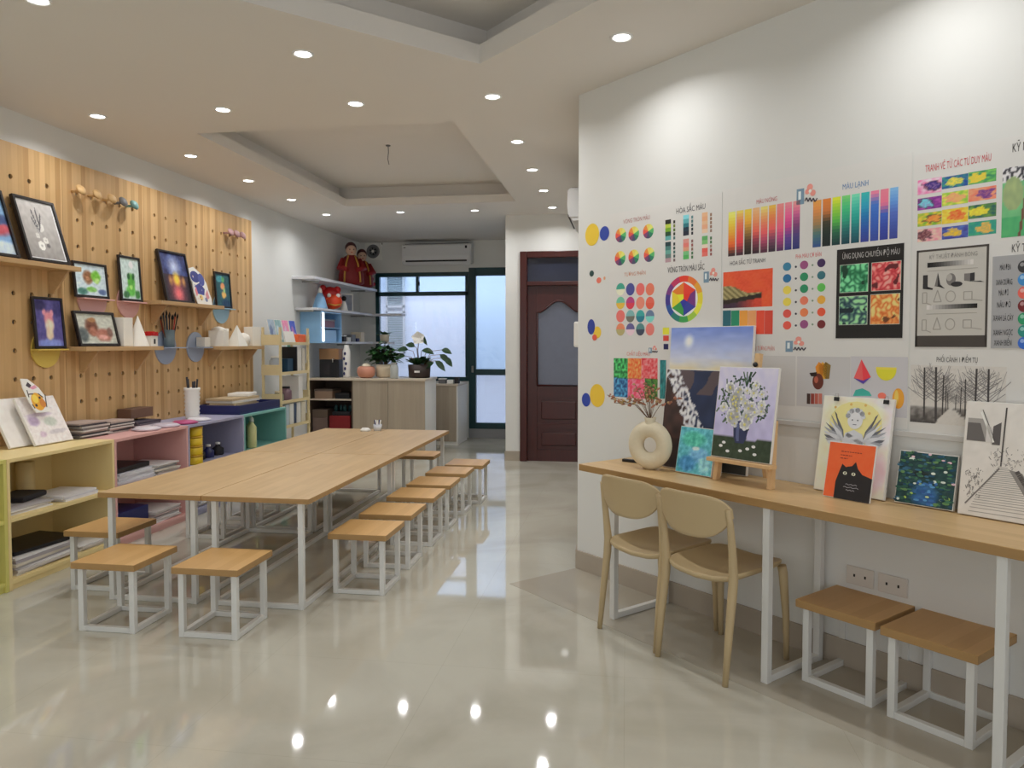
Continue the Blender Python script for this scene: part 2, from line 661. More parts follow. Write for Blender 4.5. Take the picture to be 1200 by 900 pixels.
M_CLEAR = glass('clear_pane', (0.93, 0.95, 0.98, 1), 0.1)
M_BLUEPANE = glass('blue_tinted_pane', (0.84, 0.93, 1.0, 1), 0.1)

win = MB(M_GREEN)
y0, y1 = YB - 0.02, YB + 0.06
win.box(-3.80, -2.35, y0, y1, 2.44, 2.50, bev=0.004)
win.box(-3.80, -2.35, y0, y1, 2.15, 2.21, bev=0.004)
win.box(-3.80, -2.35, y0, y1, 0.86, 0.92, bev=0.004)
win.box(-3.80, -3.74, y0, y1, 0.92, 2.44, bev=0.004)
win.box(-2.40, -2.35, y0, y1, 0.92, 2.44, bev=0.004)
win.box(-3.165, -3.125, y0, y1, 2.21, 2.44, bev=0.004)
wo = struct(win.build('window_1'))
for (a, c_, z0, z1, m) in ((-3.74, -3.165, 2.21, 2.44, M_BLUEPANE), (-3.125, -2.40, 2.21, 2.44, M_BLUEPANE), (-3.74, -2.40, 0.92, 2.15, M_CLEAR)):
    struct(MB(m).box(a, c_, YB + 0.016, YB + 0.022, z0, z1).build('window_pane', wo))
struct(MB(M_BLACK).box(-3.122, -3.10, y0 - 0.012, y0, 2.30, 2.36, bev=0.003).build('window_latch', wo))
dr = MB(M_GREEN)
dr.box(-2.345, -2.24, y0, y1, 0.14, 2.56, bev=0.004)
dr.box(-2.24, -1.46, y0, y1, 2.44, 2.56, bev=0.004)
dr.box(-1.53, -1.46, y0, y1, 0.14, 2.44, bev=0.004)
dr.box(-2.24, -1.53, y0, y1, 0.95, 1.04, bev=0.004)
dr.box(-2.24, -1.53, y0, y1, 0.14, 0.23, bev=0.004)
do = struct(dr.build('door_2'))
struct(MB(M_BLUEPANE).box(-2.24, -1.53, YB + 0.016, YB + 0.022, 1.04, 2.44).build('door_pane', do))
struct(MB(M_CLEAR).box(-2.24, -1.53, YB + 0.016, YB + 0.022, 0.23, 0.95).build('door_pane', do))
struct(MB(M_STEEL).box(-2.30, -2.27, y0 - 0.03, y0, 0.99, 1.09, bev=0.006).build('door_handle', do))
# pale wall of the light well outside, lit from the open sky above
lw = MB(mat('light_well_render', rgb(144, 148, 161), 0.8, var=0.02, scale=2))
lw.box(-5.2, -0.6, 12.75, 12.9, -0.2, 4.6)
struct(lw.build('wall_exterior'))
lf = MB(mat('light_well_floor', rgb(190, 190, 192), 0.7))
lf.box(-5.2, -0.6, 11.24, 12.75, -0.2, 0.0)
struct(lf.build('floor_exterior'))
t = thing('louvred_shutter', 'dark louvred shutter seen outside through the back window', 'shutter', (-4.0, 12.72, 0.0))
f = MB(M_GREYP)
for x in (-0.16, 0.14):
    f.box(x, x + 0.03, -0.05, 0.02, 1.25, 2.62)
for z in (1.25, 1.95, 2.05, 2.59):
    f.box(-0.16, 0.17, -0.05, 0.02, z, z + 0.04)
f.build('frame', t)
f = MB(mat('grey_green_slat', rgb(70, 84, 86), 0.5))
for i in range(16):
    f.box(-0.13, 0.14, -0.035, 0.0, 1.30 + i * 0.04, 1.325 + i * 0.04)
for i in range(12):
    f.box(-0.13, 0.14, -0.035, 0.0, 2.10 + i * 0.04, 2.125 + i * 0.04)
f.build('louvre_slats', t)

# ------------------------------------------------ wooden door (door_1) with arched glass and transom
fr = MB(M_DOOR)
fr.box(-1.27, -1.185, 8.965, 9.1, 0, 2.53, bev=0.006)
fr.box(-0.425, -0.34, 8.965, 9.1, 0, 2.53, bev=0.006)
fr.box(-1.185, -0.425, 8.965, 9.1, 2.455, 2.53, bev=0.006)
fr.box(-1.185, -0.425, 8.965, 9.1, 2.12, 2.17, bev=0.006)
d1 = struct(fr.build('door_1'))
M_TGLASS = mat('dark_door_glass', rgb(58, 62, 78), 0.06, var=0.1, scale=3)
M_FROST = mat('grey_reeded_glass', rgb(102, 106, 122), 0.18, var=0.08, scale=14)
struct(MB(M_TGLASS).box(-1.185, -0.425, 9.03, 9.036, 2.17, 2.455).build('transom_pane', d1))
lf = MB(M_DOOR)
X0, X1 = -1.185, -0.425
XA, XB_ = -1.065, -0.545
xm = (XA + XB_) / 2


def arch(x0, x1, zlo, zsp, rise, n=16):
    """sides up to zsp, then an ogee arch to the crown"""
    pts = [(x0, zlo), (x1, zlo)]
    for i in range(n + 1):
        u = i / n
        x = x1 + (x0 - x1) * u
        h = rise * (0.5 - 0.5 * math.cos(2 * PI * u))
        pts.append((x, zsp + h))
    return pts


ar = arch(XA, XB_, 0.92, 1.80, 0.14)
top = ar[2:]
# stiles and rails around the arched light
lf.box(X0, XA, 9.02, 9.06, 0.0, 2.12, bev=0.003)
lf.box(XB_, X1, 9.02, 9.06, 0.0, 2.12, bev=0.003)
lf.box(XA, XB_, 9.02, 9.06, 0.0, 0.14)
lf.box(XA, XB_, 9.02, 9.06, 0.40, 0.46)
lf.box(XA, XB_, 9.02, 9.06, 0.78, 0.92)
lf.loft([[(x, 9.02, z) for x, z in top], [(x, 9.02, 2.12) for x, z in top]], close=False, smooth=False)
lf.loft([[(x, 9.02, z) for x, z in top], [(x, 9.05, z) for x, z in top]], close=False, smooth=False)
lo = struct(lf.build('door_leaf', d1))
g_ = MB(M_FROST)
g_.prism(ar, 9.042, 9.046)
struct(g_.build('arched_pane', d1))
md = MB(M_DOOR)
loop = [(x, 9.016, z) for x, z in ar]
md.tube(loop + [loop[0]], 0.011, n=8)
struct(md.build('pane_moulding', d1))
pm = MB(M_DOOR)
for z0, z1 in ((0.14, 0.40), (0.46, 0.78)):
    pm.box(XA, XB_, 9.035, 9.05, z0, z1)
    pm.box(XA + 0.05, XB_ - 0.05, 9.022, 9.036, z0 + 0.05, z1 - 0.05, bev=0.01)
struct(pm.build('door_panel', d1))
struct(MB(M_STEEL).tube([(-0.48, 9.0, 1.0), (-0.48, 8.95, 1.0), (-0.56, 8.95, 1.0)], 0.01).build('door_handle', d1))

# ------------------------------------------------ downlights
M_RIM = mat('downlight_rim', rgb(240, 240, 238), 0.4)
M_LAMP = mat('lit_downlight_lens', (1, 1, 1, 1), 0.5, emit=(1.0, 0.985, 0.96, 1), estr=11.0)
LAMP_W = 3.4


def make_downlight():
    t = thing('recessed_downlight', '', 'ceiling light')
    r = MB(M_RIM)
    r.lathe([(0.040, 0.012), (0.043, -0.004), (0.052, -0.008), (0.058, -0.003), (0.058, 0.0)], n=28, cap=False)
    r.build('trim_ring', t)
    l = MB(M_LAMP)
    l.lathe([(0.0005, -0.001), (0.042, -0.001), (0.042, 0.004), (0.0005, 0.004)], n=24)
    l.build('lens', t)
    return t


LIGHTS = [(-3.555, 4.675, 'row above the pegboard wall, nearest of those wholly in view'), (-3.55, 5.77, 'row above the pegboard wall, second going back'),
          (-3.55, 6.72, 'row above the pegboard wall, third going back'), (-3.56, 7.67, 'row above the pegboard wall, fourth going back'),
          (-3.56, 8.62, 'row above the pegboard wall, last before the back shelves'),
          (-0.835, 4.68, 'row over the hallway, nearest and largest of that row'), (-0.833, 5.74, 'row over the hallway, second going back'),
          (-0.836, 6.68, 'row over the hallway, third going back'), (-0.836, 7.6, 'row over the hallway, fourth going back'),
          (-0.84, 8.55, 'row over the hallway, last before the wooden door'),
          (-2.636, 8.59, 'behind the far recessed tray, left of the pair'), (-1.75, 8.61, 'behind the far recessed tray, right of the pair'),
          (-2.64, 4.67, 'in front of the far recessed tray, left of the pair'), (-1.732, 4.685, 'in front of the far recessed tray, right of the pair'),
          (-1.711, 3.845, 'left of the near recessed tray'), (-0.033, 3.88, 'in front of the colour poster wall, near its corner'),
          (-2.62, 3.07, 'cut off by the top edge of the photo at the left'),
          (0.96, 2.89, None), (1.95, 1.9, None), (-3.55, 2.0, None), (-1.7, 0.1, None), (0.9, -0.4, None), (-3.3, 0.3, None), (2.9, 0.9, None)]  # out of view: poster wall row continued, those around the viewer added as fill
proto = make_downlight()
for i, (x, y, lab) in enumerate(LIGHTS):
    o = proto if i == 0 else copy_tree(proto)
    o.location = (x, y, ZC)
    o['label'] = ('round white lit downlight, ' + lab) if lab else 'unseen round white lit downlight in the ceiling above or behind the viewer'
    o['group'] = 'recessed ceiling downlights'
    ld = bpy.data.lights.get('downlight_beam')
    if ld is None:
        ld = bpy.data.lights.new('downlight_beam', 'AREA')
        ld.shape = 'DISK'
        ld.size = 0.085
        ld.energy = LAMP_W
        ld.spread = R(150)
        ld.color = (0.985, 0.99, 1.0)
    lo_ = bpy.data.objects.new('downlight_beam', ld)
    COL.objects.link(lo_)
    lo_.location = (x, y, ZC - 0.02)

# open sky above the light well
ad = bpy.data.lights.new('sky_opening', 'AREA')
ad.shape = 'RECTANGLE'
ad.size, ad.size_y = 4.0, 1.3
ad.energy = 500
ad.color = (0.78, 0.87, 1.0)
ao = bpy.data.objects.new('sky_opening', ad)
COL.objects.link(ao)
ao.location = (-2.8, 12.0, 4.5)

w = bpy.data.worlds.new('daylight')
SC.world = w
w.use_nodes = True
bg = w.node_tree.nodes['Background']
bg.inputs['Color'].default_value = (0.93, 0.96, 1.0, 1)
bg.inputs['Strength'].default_value = 0.88

# ------------------------------------------------ camera
cd = bpy.data.cameras.new('camera')
cd.sensor_width = 36.0
cd.lens = 36.0 * F / 1200.0
cd.shift_y = (CYP - 450.0) / 1200.0
cd.clip_end = 60
co = bpy.data.objects.new('camera', cd)
COL.objects.link(co)
co.location = EYEP
co.rotation_euler = (PI / 2 - PITCH, 0, YAW)
SC.camera = co
SC.view_settings.view_transform = 'Standard'
SC.view_settings.look = 'None'
SC.view_settings.exposure = 0.37
SC.view_settings.gamma = 1.0
SC.view_settings.use_curve_mapping = False
SC.cycles.use_denoising = True
SC.cycles.max_bounces = 10
SC.cycles.diffuse_bounces = 5
SC.cycles.transparent_max_bounces = 12
SC.cycles.sample_clamp_indirect = 6.0

# ================================================================ TABLES
TZ = 0.605


def make_table():
    t = thing('work_table', '', 'table')
    w, l = 0.615, 1.588
    top = MB(M_TABLE, M_EDGE)
    top.box(-w / 2, w / 2, 0, l, TZ - 0.028, TZ, 0, bev=0.0025)
    for f in top.bm.faces:
        if abs(f.normal.z) < 0.5:
            f.material_index = 1
    top.build('tabletop', t)
    i, lw = 0.045, 0.029
    for x in (-w / 2 + i, w / 2 - i - lw):
        for y in (0.02, l - 0.02 - lw):
            MB(M_WHITEMETAL).box(x, x + lw, y, y + lw, 0.0, TZ - 0.028, bev=0.002).build('leg', t)
    a, c = -w / 2 + i, w / 2 - i
    for y in (0.02, l - 0.02 - lw):
        MB(M_WHITEMETAL).box(a + lw, c - lw, y + 0.002, y + lw - 0.002, 0.001, lw - 0.002, bev=0.002).build('floor_rail', t)
    for x in (a, c - lw):
        MB(M_WHITEMETAL).box(x + 0.002, x + lw - 0.002, 0.02 + lw, l - 0.02 - lw, 0.001, lw - 0.002, bev=0.002).build('floor_rail', t)
        MB(M_WHITEMETAL).box(x + 0.002, x + lw - 0.002, 0.02 + lw, l - 0.02 - lw, TZ - 0.045, TZ - 0.029, bev=0.002).build('apron_rail', t)
    return t


tp = make_table()
for k, (x, y, lab) in enumerate([(-2.583, 3.735, 'low oak work table, front left of the four pushed together'), (-1.963, 3.735, 'low oak work table, front right of the four, by the hallway'),
                                 (-2.583, 5.33, 'low oak work table, back left of the four, nearest the ladder shelf'), (-1.963, 5.33, 'low oak work table, back right of the four, nearest the hallway end')]):
    o = tp if k == 0 else copy_tree(tp)
    o.location = (x, y, 0)
    o['label'] = lab
    o['group'] = 'four oak work tables pushed together'

# ================================================================ STOOLS
SZ = 0.35


def make_stool():
    t = thing('cube_stool', '', 'stool')
    h = 0.172
    top = MB(M_STOOLTOP, M_EDGE)
    top.box(-h, h, -0.18, 0.18, SZ - 0.033, SZ, 0, bev=0.003)
    for f in top.bm.faces:
        if abs(f.normal.z) < 0.5:
            f.material_index = 1
    top.build('seat', t)
    a, lw = 0.152, 0.028
    for sx in (-1, 1):
        for sy in (-1, 1):
            x, y = sx * (a - lw / 2), sy * (a + 0.004 - lw / 2)
            MB(M_WHITEMETAL).box(x - lw / 2, x + lw / 2, y - lw / 2, y + lw / 2, 0.0, SZ - 0.033, bev=0.002).build('leg', t)
    for s in (-1, 1):
        x, y = s * (a - lw / 2), s * (a + 0.004 - lw / 2)
        MB(M_WHITEMETAL).box(-a + lw, a - lw, y - lw / 2 + 0.001, y + lw / 2 - 0.001, 0.001, lw - 0.001, bev=0.002).build('floor_rail', t)
        MB(M_WHITEMETAL).box(x - lw / 2 + 0.001, x + lw / 2 - 0.001, -a + lw - 0.004, a - lw + 0.004, 0.001, lw - 0.001, bev=0.002).build('floor_rail', t)
    return t


sp = make_stool()
SG = 'cube stools with oak seats around the long table'
STOOLS = [(-2.535, 3.475, 0, 'white framed oak stool, left of the two in front of the table end'),
          (-1.995, 3.475, 0, 'white framed oak stool, right of the two in front of the table end'),
          (-3.03, 4.03, 0, 'white framed oak stool by the yellow shelf, at the left front corner of the table'),
          (-1.5, 4.2, 0, 'white framed oak stool, nearest in the row along the hallway side of the table'),
          (-1.5, 4.70, 0, 'white framed oak stool, second from the front along the hallway side'),
          (-1.495, 5.235, 0, 'white framed oak stool, third from the front along the hallway side'),
          (-1.49, 5.71, 0, 'white framed oak stool, fourth from the front along the hallway side'),
          (-1.48, 6.22, 0, 'white framed oak stool, fifth from the front along the hallway side'),
          (-1.42, 6.66, 0, 'white framed oak stool, farthest along the hallway side, by the table corner'),
          (-1.985, 7.12, 0, 'white framed oak stool behind the far end of the table, mostly hidden'),
          (-3.04, 5.2, 0, 'white framed oak stool behind the table beside the pink and lavender shelves'),
          (-3.04, 5.78, 0, 'white framed oak stool behind the table in front of the lavender shelf'),
          (-3.04, 6.36, 0, 'white framed oak stool behind the table in front of the teal shelf')]
for k, (x, y, rz, lab) in enumerate(STOOLS):
    o = sp if k == 0 else copy_tree(sp)
    o.location = (x, y, 0)
    o['label'] = lab
    o['group'] = SG
for (s, w_, lab) in ((1.92, -0.135, 'white framed oak stool under the wall desk, left of the two by the sockets'), (2.29, -0.15, 'white framed oak stool under the wall desk, right of the two')):
    o = copy_tree(sp)
    o.location = PB(s, w_)
    o.rotation_euler = (0, 0, RZB)
    o['label'] = lab
    o['group'] = 'cube stools tucked under the wall desk'

# ================================================================ WALL DESK
DZ = 0.78
t = thing('long_desk', 'long narrow oak desk on white steel frames along the poster wall', 'desk', PB(0, 0), RZB)
top = MB(M_DESK, M_EDGE)
top.box(0.53, 4.6, -0.46, -0.005, DZ - 0.036, DZ, 0, bev=0.003)
for f in top.bm.faces:
    if abs(f.normal.z) < 0.5:
        f.material_index = 1
top.build('desktop', t)
lw = 0.032
for s in (0.775, 1.69, 2.57, 3.5, 4.45):
    for w_ in (-0.445, -0.06):
        MB(M_WHITEMETAL).box(s - lw / 2, s + lw / 2, w_, w_ + lw, 0, DZ - 0.036, bev=0.002).build('leg', t)
    MB(M_WHITEMETAL).box(s - lw / 2 + 0.001, s + lw / 2 - 0.001, -0.445 + lw, -0.06, 0.002, lw, bev=0.002).build('floor_rail', t)
    MB(M_WHITEMETAL).box(s - lw / 2 + 0.001, s + lw / 2 - 0.001, -0.445 + lw, -0.06, DZ - 0.05, DZ - 0.037, bev=0.002).build('top_rail', t)


# ================================================================ CHAIRS (face +y, the wall)
def make_chair():
    t = thing('plastic_chair', '', 'chair')
    # back: wide shell, straight top, rounded lower edge, curved in plan
    nu, nv = 24, 12
    zt = 0.795

    def back(u, v):
        # u -1..1 across, v 0..1 from lower edge to top
        zb = 0.600 + 0.105 * abs(u) ** 3.4
        top_ = zt - 0.045 * abs(u) ** 6 - 0.008 * u * u
        z = zb + (top_ - zb) * v
        hw = 0.199 - 0.003 * v
        y = -0.268 + 0.062 * u * u - 0.035 * (z - 0.6) / 0.2
        return Vector((u * hw, y, z))
    bk = MB(M_CHAIR)
    grid = []
    for off in (0.0, 0.011):
        grid.append([[bk.bm.verts.new(back(-1 + 2 * i / nu, j / nv) + Vector((0, off, 0))) for i in range(nu + 1)] for j in range(nv + 1)])
    for g in (0, 1):
        for j in range(nv):
            for i in range(nu):
                q = [grid[g][j][i], grid[g][j][i + 1], grid[g][j + 1][i + 1], grid[g][j + 1][i]]
                f = bk.bm.faces.new(q if g == 0 else q[::-1])
                f.smooth = True
    def rim(idx):
        for (j0, i0), (j1, i1) in zip(idx, idx[1:]):
            bk.bm.faces.new((grid[0][j0][i0], grid[1][j0][i0], grid[1][j1][i1], grid[0][j1][i1]))
    rim([(0, i) for i in range(nu + 1)])
    rim([(nv, i) for i in range(nu + 1)])
    rim([(j, 0) for j in range(nv + 1)])
    rim([(j, nu) for j in range(nv + 1)])
    bk.build('backrest', t)
    # seat: rounded square, dished
    st = MB(M_CHAIR)
    n = 40
    rings = []

    def outline(k, z):
        pts = []
        for i in range(n):
            a = 2 * PI * i / n
            ca, sa = math.cos(a), math.sin(a)
            e = 2 / (5.5 if sa < 0 else 4.5)
            x = math.copysign(abs(ca) ** e, ca) * (0.190 if sa > 0 else 0.192) * k
            y = math.copysign(abs(sa) ** e, sa) * 0.215 * k - 0.005
            zz = z + 0.006 * (y / 0.215) - 0.02 * (1 - min(1, (x / 0.21) ** 2)) * (1 if k < 1.01 else 1) + 0.012 * (x / 0.21) ** 2
            pts.append((x, y, zz))
        return pts
    for k, z in ((0.02, 0.428), (0.5, 0.429), (0.85, 0.434), (0.97, 0.440), (1.0, 0.437), (1.0, 0.425), (0.96, 0.415), (0.5, 0.414), (0.02, 0.414)):
        rings.append(outline(k, z + 0.016))
    st.loft(rings)
    st.build('seat', t)
    for s in (-1, 1):
        MB(M_CHAIR).tube([(s * 0.188, -0.245, 0.0), (s * 0.186, -0.222, 0.2), (s * 0.184, -0.198, 0.38), (s * 0.185, -0.193, 0.45), (s * 0.187, -0.205, 0.56), (s * 0.187, -0.222, 0.68), (s * 0.184, -0.236, 0.74)],
                         [0.0125, 0.0165, 0.020, 0.020, 0.0165, 0.0145, 0.011], n=12).build('rear_leg', t)
        MB(M_CHAIR).tube([(s * 0.182, 0.198, 0.0), (s * 0.180, 0.192, 0.2), (s * 0.172, 0.178, 0.40), (s * 0.168, 0.172, 0.432)], [0.012, 0.0155, 0.0205, 0.020], n=12).build('front_leg', t)
    return t


ch = make_chair()
ch.location = PB(1.017, -0.335)
ch.rotation_euler = (0, 0, RZB)
tag(ch, 'beige plastic chair at the wall desk, the left and farther of the two', 'chair', 'beige plastic chairs at the wall desk')
c2 = copy_tree(ch)
c2.location = PB(1.424, -0.355)
tag(c2, 'beige plastic chair at the wall desk, the right and nearer of the two', 'chair', 'beige plastic chairs at the wall desk')

# small cup of marker caps on the far end of the table
t = thing('marker_cup', 'small clear cup holding blue markers at the far end of the table', 'cup', (-2.32, 6.80, TZ))
MB(mat('clear_plastic', rgb(214, 218, 226), 0.2)).lathe([(0.035, 0), (0.042, 0.06), (0.039, 0.06), (0.032, 0.006), (0.001, 0.006)], n=20).build('cup', t)
for i in range(5):
    a = i * 1.25
    MB(M_NAVY if i % 2 else M_WHITE).tube([(0.014 * math.cos(a), 0.014 * math.sin(a), 0.008), (0.03 * math.cos(a), 0.03 * math.sin(a), 0.10)], 0.006, n=8).build('marker', t)
t = thing('paint_rag', 'crumpled white tissue beside the marker cup on the table', 'tissue', (-2.42, 6.74, TZ))
rg = MB(M_WHITE)
rg.lathe([(0.001, 0.002), (0.05, 0.002), (0.045, 0.016), (0.03, 0.03), (0.015, 0.026), (0.001, 0.034)], n=18)
for v in rg.bm.verts:
    v.co += Vector((noise.noise(v.co * 40), noise.noise(v.co * 40 + Vector((9, 0, 0))), 0)) * 0.012
rg.build('tissue', t)

# ================================================================ PEGBOARD WALL (local x = away from the viewer, local y into the wall)
ROWS = [0.81 + 0.19 * i for i in range(10)]      # hole rows up to 2.54
XP = 0.045                                       # front of the boards, out from the wall
HOLE = 0.0165


def peg_panel(u0, u1, z0, z1, holes):
    """board with real drilled holes: each hole a ring of faces and a short bore open to the gap behind"""
    th = 0.018
    mb = MB(M_PEG)
    bm = mb.bm
    cell = 0.03
    xs = sorted({round(v, 4) for v in [u0, u1] + [h + s * cell for h in holes for s in (-1, 1)]})
    zs = sorted({round(v, 4) for v in [z0, z1] + [r + s * cell for r in ROWS for s in (-1, 1)]})
    for i in range(len(xs) - 1):
        for j in range(len(zs) - 1):
            a, b_, c, d = xs[i], xs[i + 1], zs[j], zs[j + 1]
            hx = [h for h in holes if abs(h - (a + b_) / 2) < 1e-3]
            hz = [r for r in ROWS if abs(r - (c + d) / 2) < 1e-3]
            if hx and hz:
                n = 12
                cx, cz = hx[0], hz[0]
                inner, outer, back = [], [], []
                for k in range(n):
                    t = 2 * PI * k / n + PI / n
                    ca, sa = math.cos(t), math.sin(t)
                    m = max(abs(ca), abs(sa))
                    inner.append(bm.verts.new((cx + HOLE * ca, 0, cz + HOLE * sa)))
                    back.append(bm.verts.new((cx + HOLE * ca, th, cz + HOLE * sa)))
                    outer.append(bm.verts.new((cx + cell * ca / m, 0, cz + cell * sa / m)))
                corners = {}
                for k in range(n):
                    k2 = (k + 1) % n
                    o1, o2 = outer[k].co, outer[k2].co
                    if abs(o1.x - o2.x) > 1e-5 and abs(o1.z - o2.z) > 1e-5:
                        cv = bm.verts.new((cx + cell * (1 if (o1.x + o2.x) / 2 > cx else -1), 0, cz + cell * (1 if (o1.z + o2.z) / 2 > cz else -1)))
                        bm.faces.new((inner[k], outer[k], cv, outer[k2], inner[k2]))
                    else:
                        bm.faces.new((inner[k], outer[k], outer[k2], inner[k2]))
                    bm.faces.new((inner[k2], back[k2], back[k], inner[k]))
            else:
                mb.face([(a, 0, c), (b_, 0, c), (b_, 0, d), (a, 0, d)])
    # edges
    mb.face([(u0, 0, z1), (u1, 0, z1), (u1, th, z1), (u0, th, z1)])
    mb.face([(u0, 0, z0), (u0, 0, z1), (u0, th, z1), (u0, th, z0)])
    mb.face([(u1, 0, z0), (u1, 0, z1), (u1, XP, z1), (u1, XP, z0)])
    # battens close the gap at top and bottom
    mb.box(u0, u1, th, XP, z1 - 0.02, z1 - 0.001)
    mb.box(u0, u1, th, XP, z0, z0 + 0.02)
    bmesh.ops.recalc_face_normals(bm, faces=bm.faces)
    return mb


PANELS = [(3.945, 'slatted pine pegboard panel behind the two large leaning frames'), (4.858, 'slatted pine pegboard panel behind the dog picture, with five wooden wall hooks'),
          (5.771, 'slatted pine pegboard panel behind the yellow glowing night picture'), (6.684, 'slatted pine pegboard panel at the far end behind the plaster solids')]
for u0, lab in PANELS:
    hs = [u0 + 0.4565 + 0.1555 * k for k in (-2, -1, 0, 1, 2)]
    o = peg_panel(0.0015, 0.9115, 0.0, 2.74, [h - u0 for h in hs]).build('pegboard_panel', None, PLW(u0, -XP), RZL, recalc=False)
    tag(o, lab, 'pegboard', 'slatted pine pegboard panels')
YF = -XP          # local y of the pegboard face


def shelf(u0, u1, z, lab, brackets, depth=0.185):
    t = thing('wall_shelf', lab, 'shelf', PLW(u0, YF, z), RZL, 'pine shelves on the pegboard')
    MB(M_PINE).box(0, u1 - u0, -depth, 0, -0.032, 0, bev=0.002).build('board', t)
    for bx in brackets:
        x = bx - u0
        MB(M_PINE).prism([(-0.001, -0.033), (-depth * 0.82, -0.033), (-0.03, -0.19), (-0.001, -0.19)], x - 0.009, x + 0.009, plane='yz').build('bracket', t)
    return t


shelf(3.5, 4.80, 1.965, 'pine wall shelf at the left edge, holding the two large leaning frames', [3.9, 4.72])
shelf(4.83, 5.735, 1.405, 'pine wall shelf holding the brown dog picture and white solids', [5.0, 5.62])
shelf(5.72, 6.70, 1.785, 'pine wall shelf holding the night picture and the blue and white cutout', [5.85, 6.56])
shelf(6.625, 7.49, 1.40, 'pine wall shelf at the far end holding the white plaster solids', [6.72, 7.40])


def disc_shelf(u, z, r, m, lab, depth=0.075, hw=None):
    hw = hw or r * 1.08
    t = thing('disc_shelf', lab, 'shelf', PLW(u, YF, z), RZL, 'small round-backed shelves on the pegboard')
    bk = MB(m)
    n = 36
    bk.prism([(r * math.cos(2 * PI * i / n), r * math.sin(2 * PI * i / n)) for i in range(n)], -0.012, -0.001)
    bk.build('round_back', t)
    MB(m).box(-hw, hw, -depth, -0.0121, -0.010, 0, bev=0.002).build('ledge', t)
    return t


disc_shelf(5.13, 1.765, 0.155, M_PINK, 'small pink disc shelf under the framed picture of brown and green figures')
disc_shelf(5.545, 1.765, 0.135, M_PINK, 'small pink disc shelf under the tall green framed picture')
disc_shelf(4.66, 1.39, 0.13, M_YDISC, 'small mustard yellow disc shelf under the purple framed picture')
disc_shelf(6.95, 1.775, 0.15, M_BLUEG, 'small powder blue disc shelf under the dark green framed picture')
disc_shelf(6.03, 1.395, 0.15, M_GREYB, 'small grey blue disc shelf holding the glass of brushes', 0.115)
disc_shelf(6.49, 1.395, 0.14, M_GREYB, 'small grey blue disc shelf holding one white cube', 0.11, 0.13)


def frame(name, lab, u, z, w, h, lean, art, base, th=0.018, bar=0.018, mount=0.0, nx=34, nzz=44, fm=None, yaw=0.0, group='framed pictures on the pegboard shelves'):
    """BASE = how far out from the pegboard the foot stands; leans back by LEAN metres at the top"""
    t = thing(name, lab, 'framed picture', PLW(u, YF - base, z + 0.001 + th * lean / h), RZL + yaw, group, rx=-math.asin(min(0.9, lean / h)))
    f = MB(fm or M_BLACKFRAME)
    f.box(-w / 2, -w / 2 + bar, 0, th, 0, h, bev=0.002)
    f.box(w / 2 - bar, w / 2, 0, th, 0, h, bev=0.002)
    f.box(-w / 2 + bar, w / 2 - bar, 0, th, 0, bar, bev=0.002)
    f.box(-w / 2 + bar, w / 2 - bar, 0, th, h - bar, h, bev=0.002)
    f.box(-w / 2 + bar * 0.5, w / 2 - bar * 0.5, th * 0.6, th - 0.001, bar * 0.5, h - bar * 0.5)
    f.build('frame', t)
    a = Art()
    x, zz = w / 2 - bar, bar
    if mount:
        a.rect(-x, zz, x, h - bar, (232, 228, 218), 0)
    a.grid(art, -x + mount, zz + mount, x - mount, h - bar - mount, nx, nzz, 1)
    a.build('picture', t, (0, th * 0.55, 0))
    return t


A = blobs
frame('framed_picture', 'large black framed blue and red painting cut by the left edge of the photo', 4.11, 1.965, 0.36, 0.45, 0.13,
      A((120, 160, 200), [(0.6, 0.42, 0.6, 0.16, (180, 70, 84)), (0.3, 0.3, 0.3, 0.12, (200, 110, 120)), (0.7, 0.1, 0.6, 0.14, (190, 205, 225)), (0.4, 0.72, 0.4, 0.2, (86, 150, 205)), (0.8, 0.56, 0.3, 0.1, (60, 80, 130))], 22, 8, 3), 0.165, th=0.026)


def sketch_flowers(u, v):
    base = lerp((138, 134, 130), (178, 174, 170), v)
    n = (nz(u, v, 11, 4) - 0.5) * 26
    for (a, b, r, c) in ((0.4, 0.22, 0.1, (214, 212, 206)), (0.56, 0.33, 0.075, (200, 198, 192)), (0.36, 0.4, 0.06, (196, 194, 188)), (0.5, 0.57, 0.11, (196, 194, 188)), (0.42, 0.5, 0.06, (150, 148, 146)), (0.6, 0.24, 0.05, (96, 94, 94))):
        d = math.hypot((u - a), (v - b) * 1.2) / r
        if d < 1:
            base = lerp(c, (120, 118, 116), 0.0 if 0.28 < d else 0.5)
    for (a, b, c, d_) in ((0.44, 0.55, 0.36, 0.86), (0.48, 0.6, 0.5, 0.9), (0.46, 0.5, 0.6, 0.8), (0.4, 0.55, 0.32, 0.72)):
        t = max(0, min(1, ((u - a) * (c - a) + (v - b) * (d_ - b)) / ((c - a) ** 2 + (d_ - b) ** 2)))
        if math.hypot(u - a - t * (c - a), v - b - t * (d_ - b)) < 0.018:
            base = (84, 82, 84)
    return tuple(x + n for x in base)


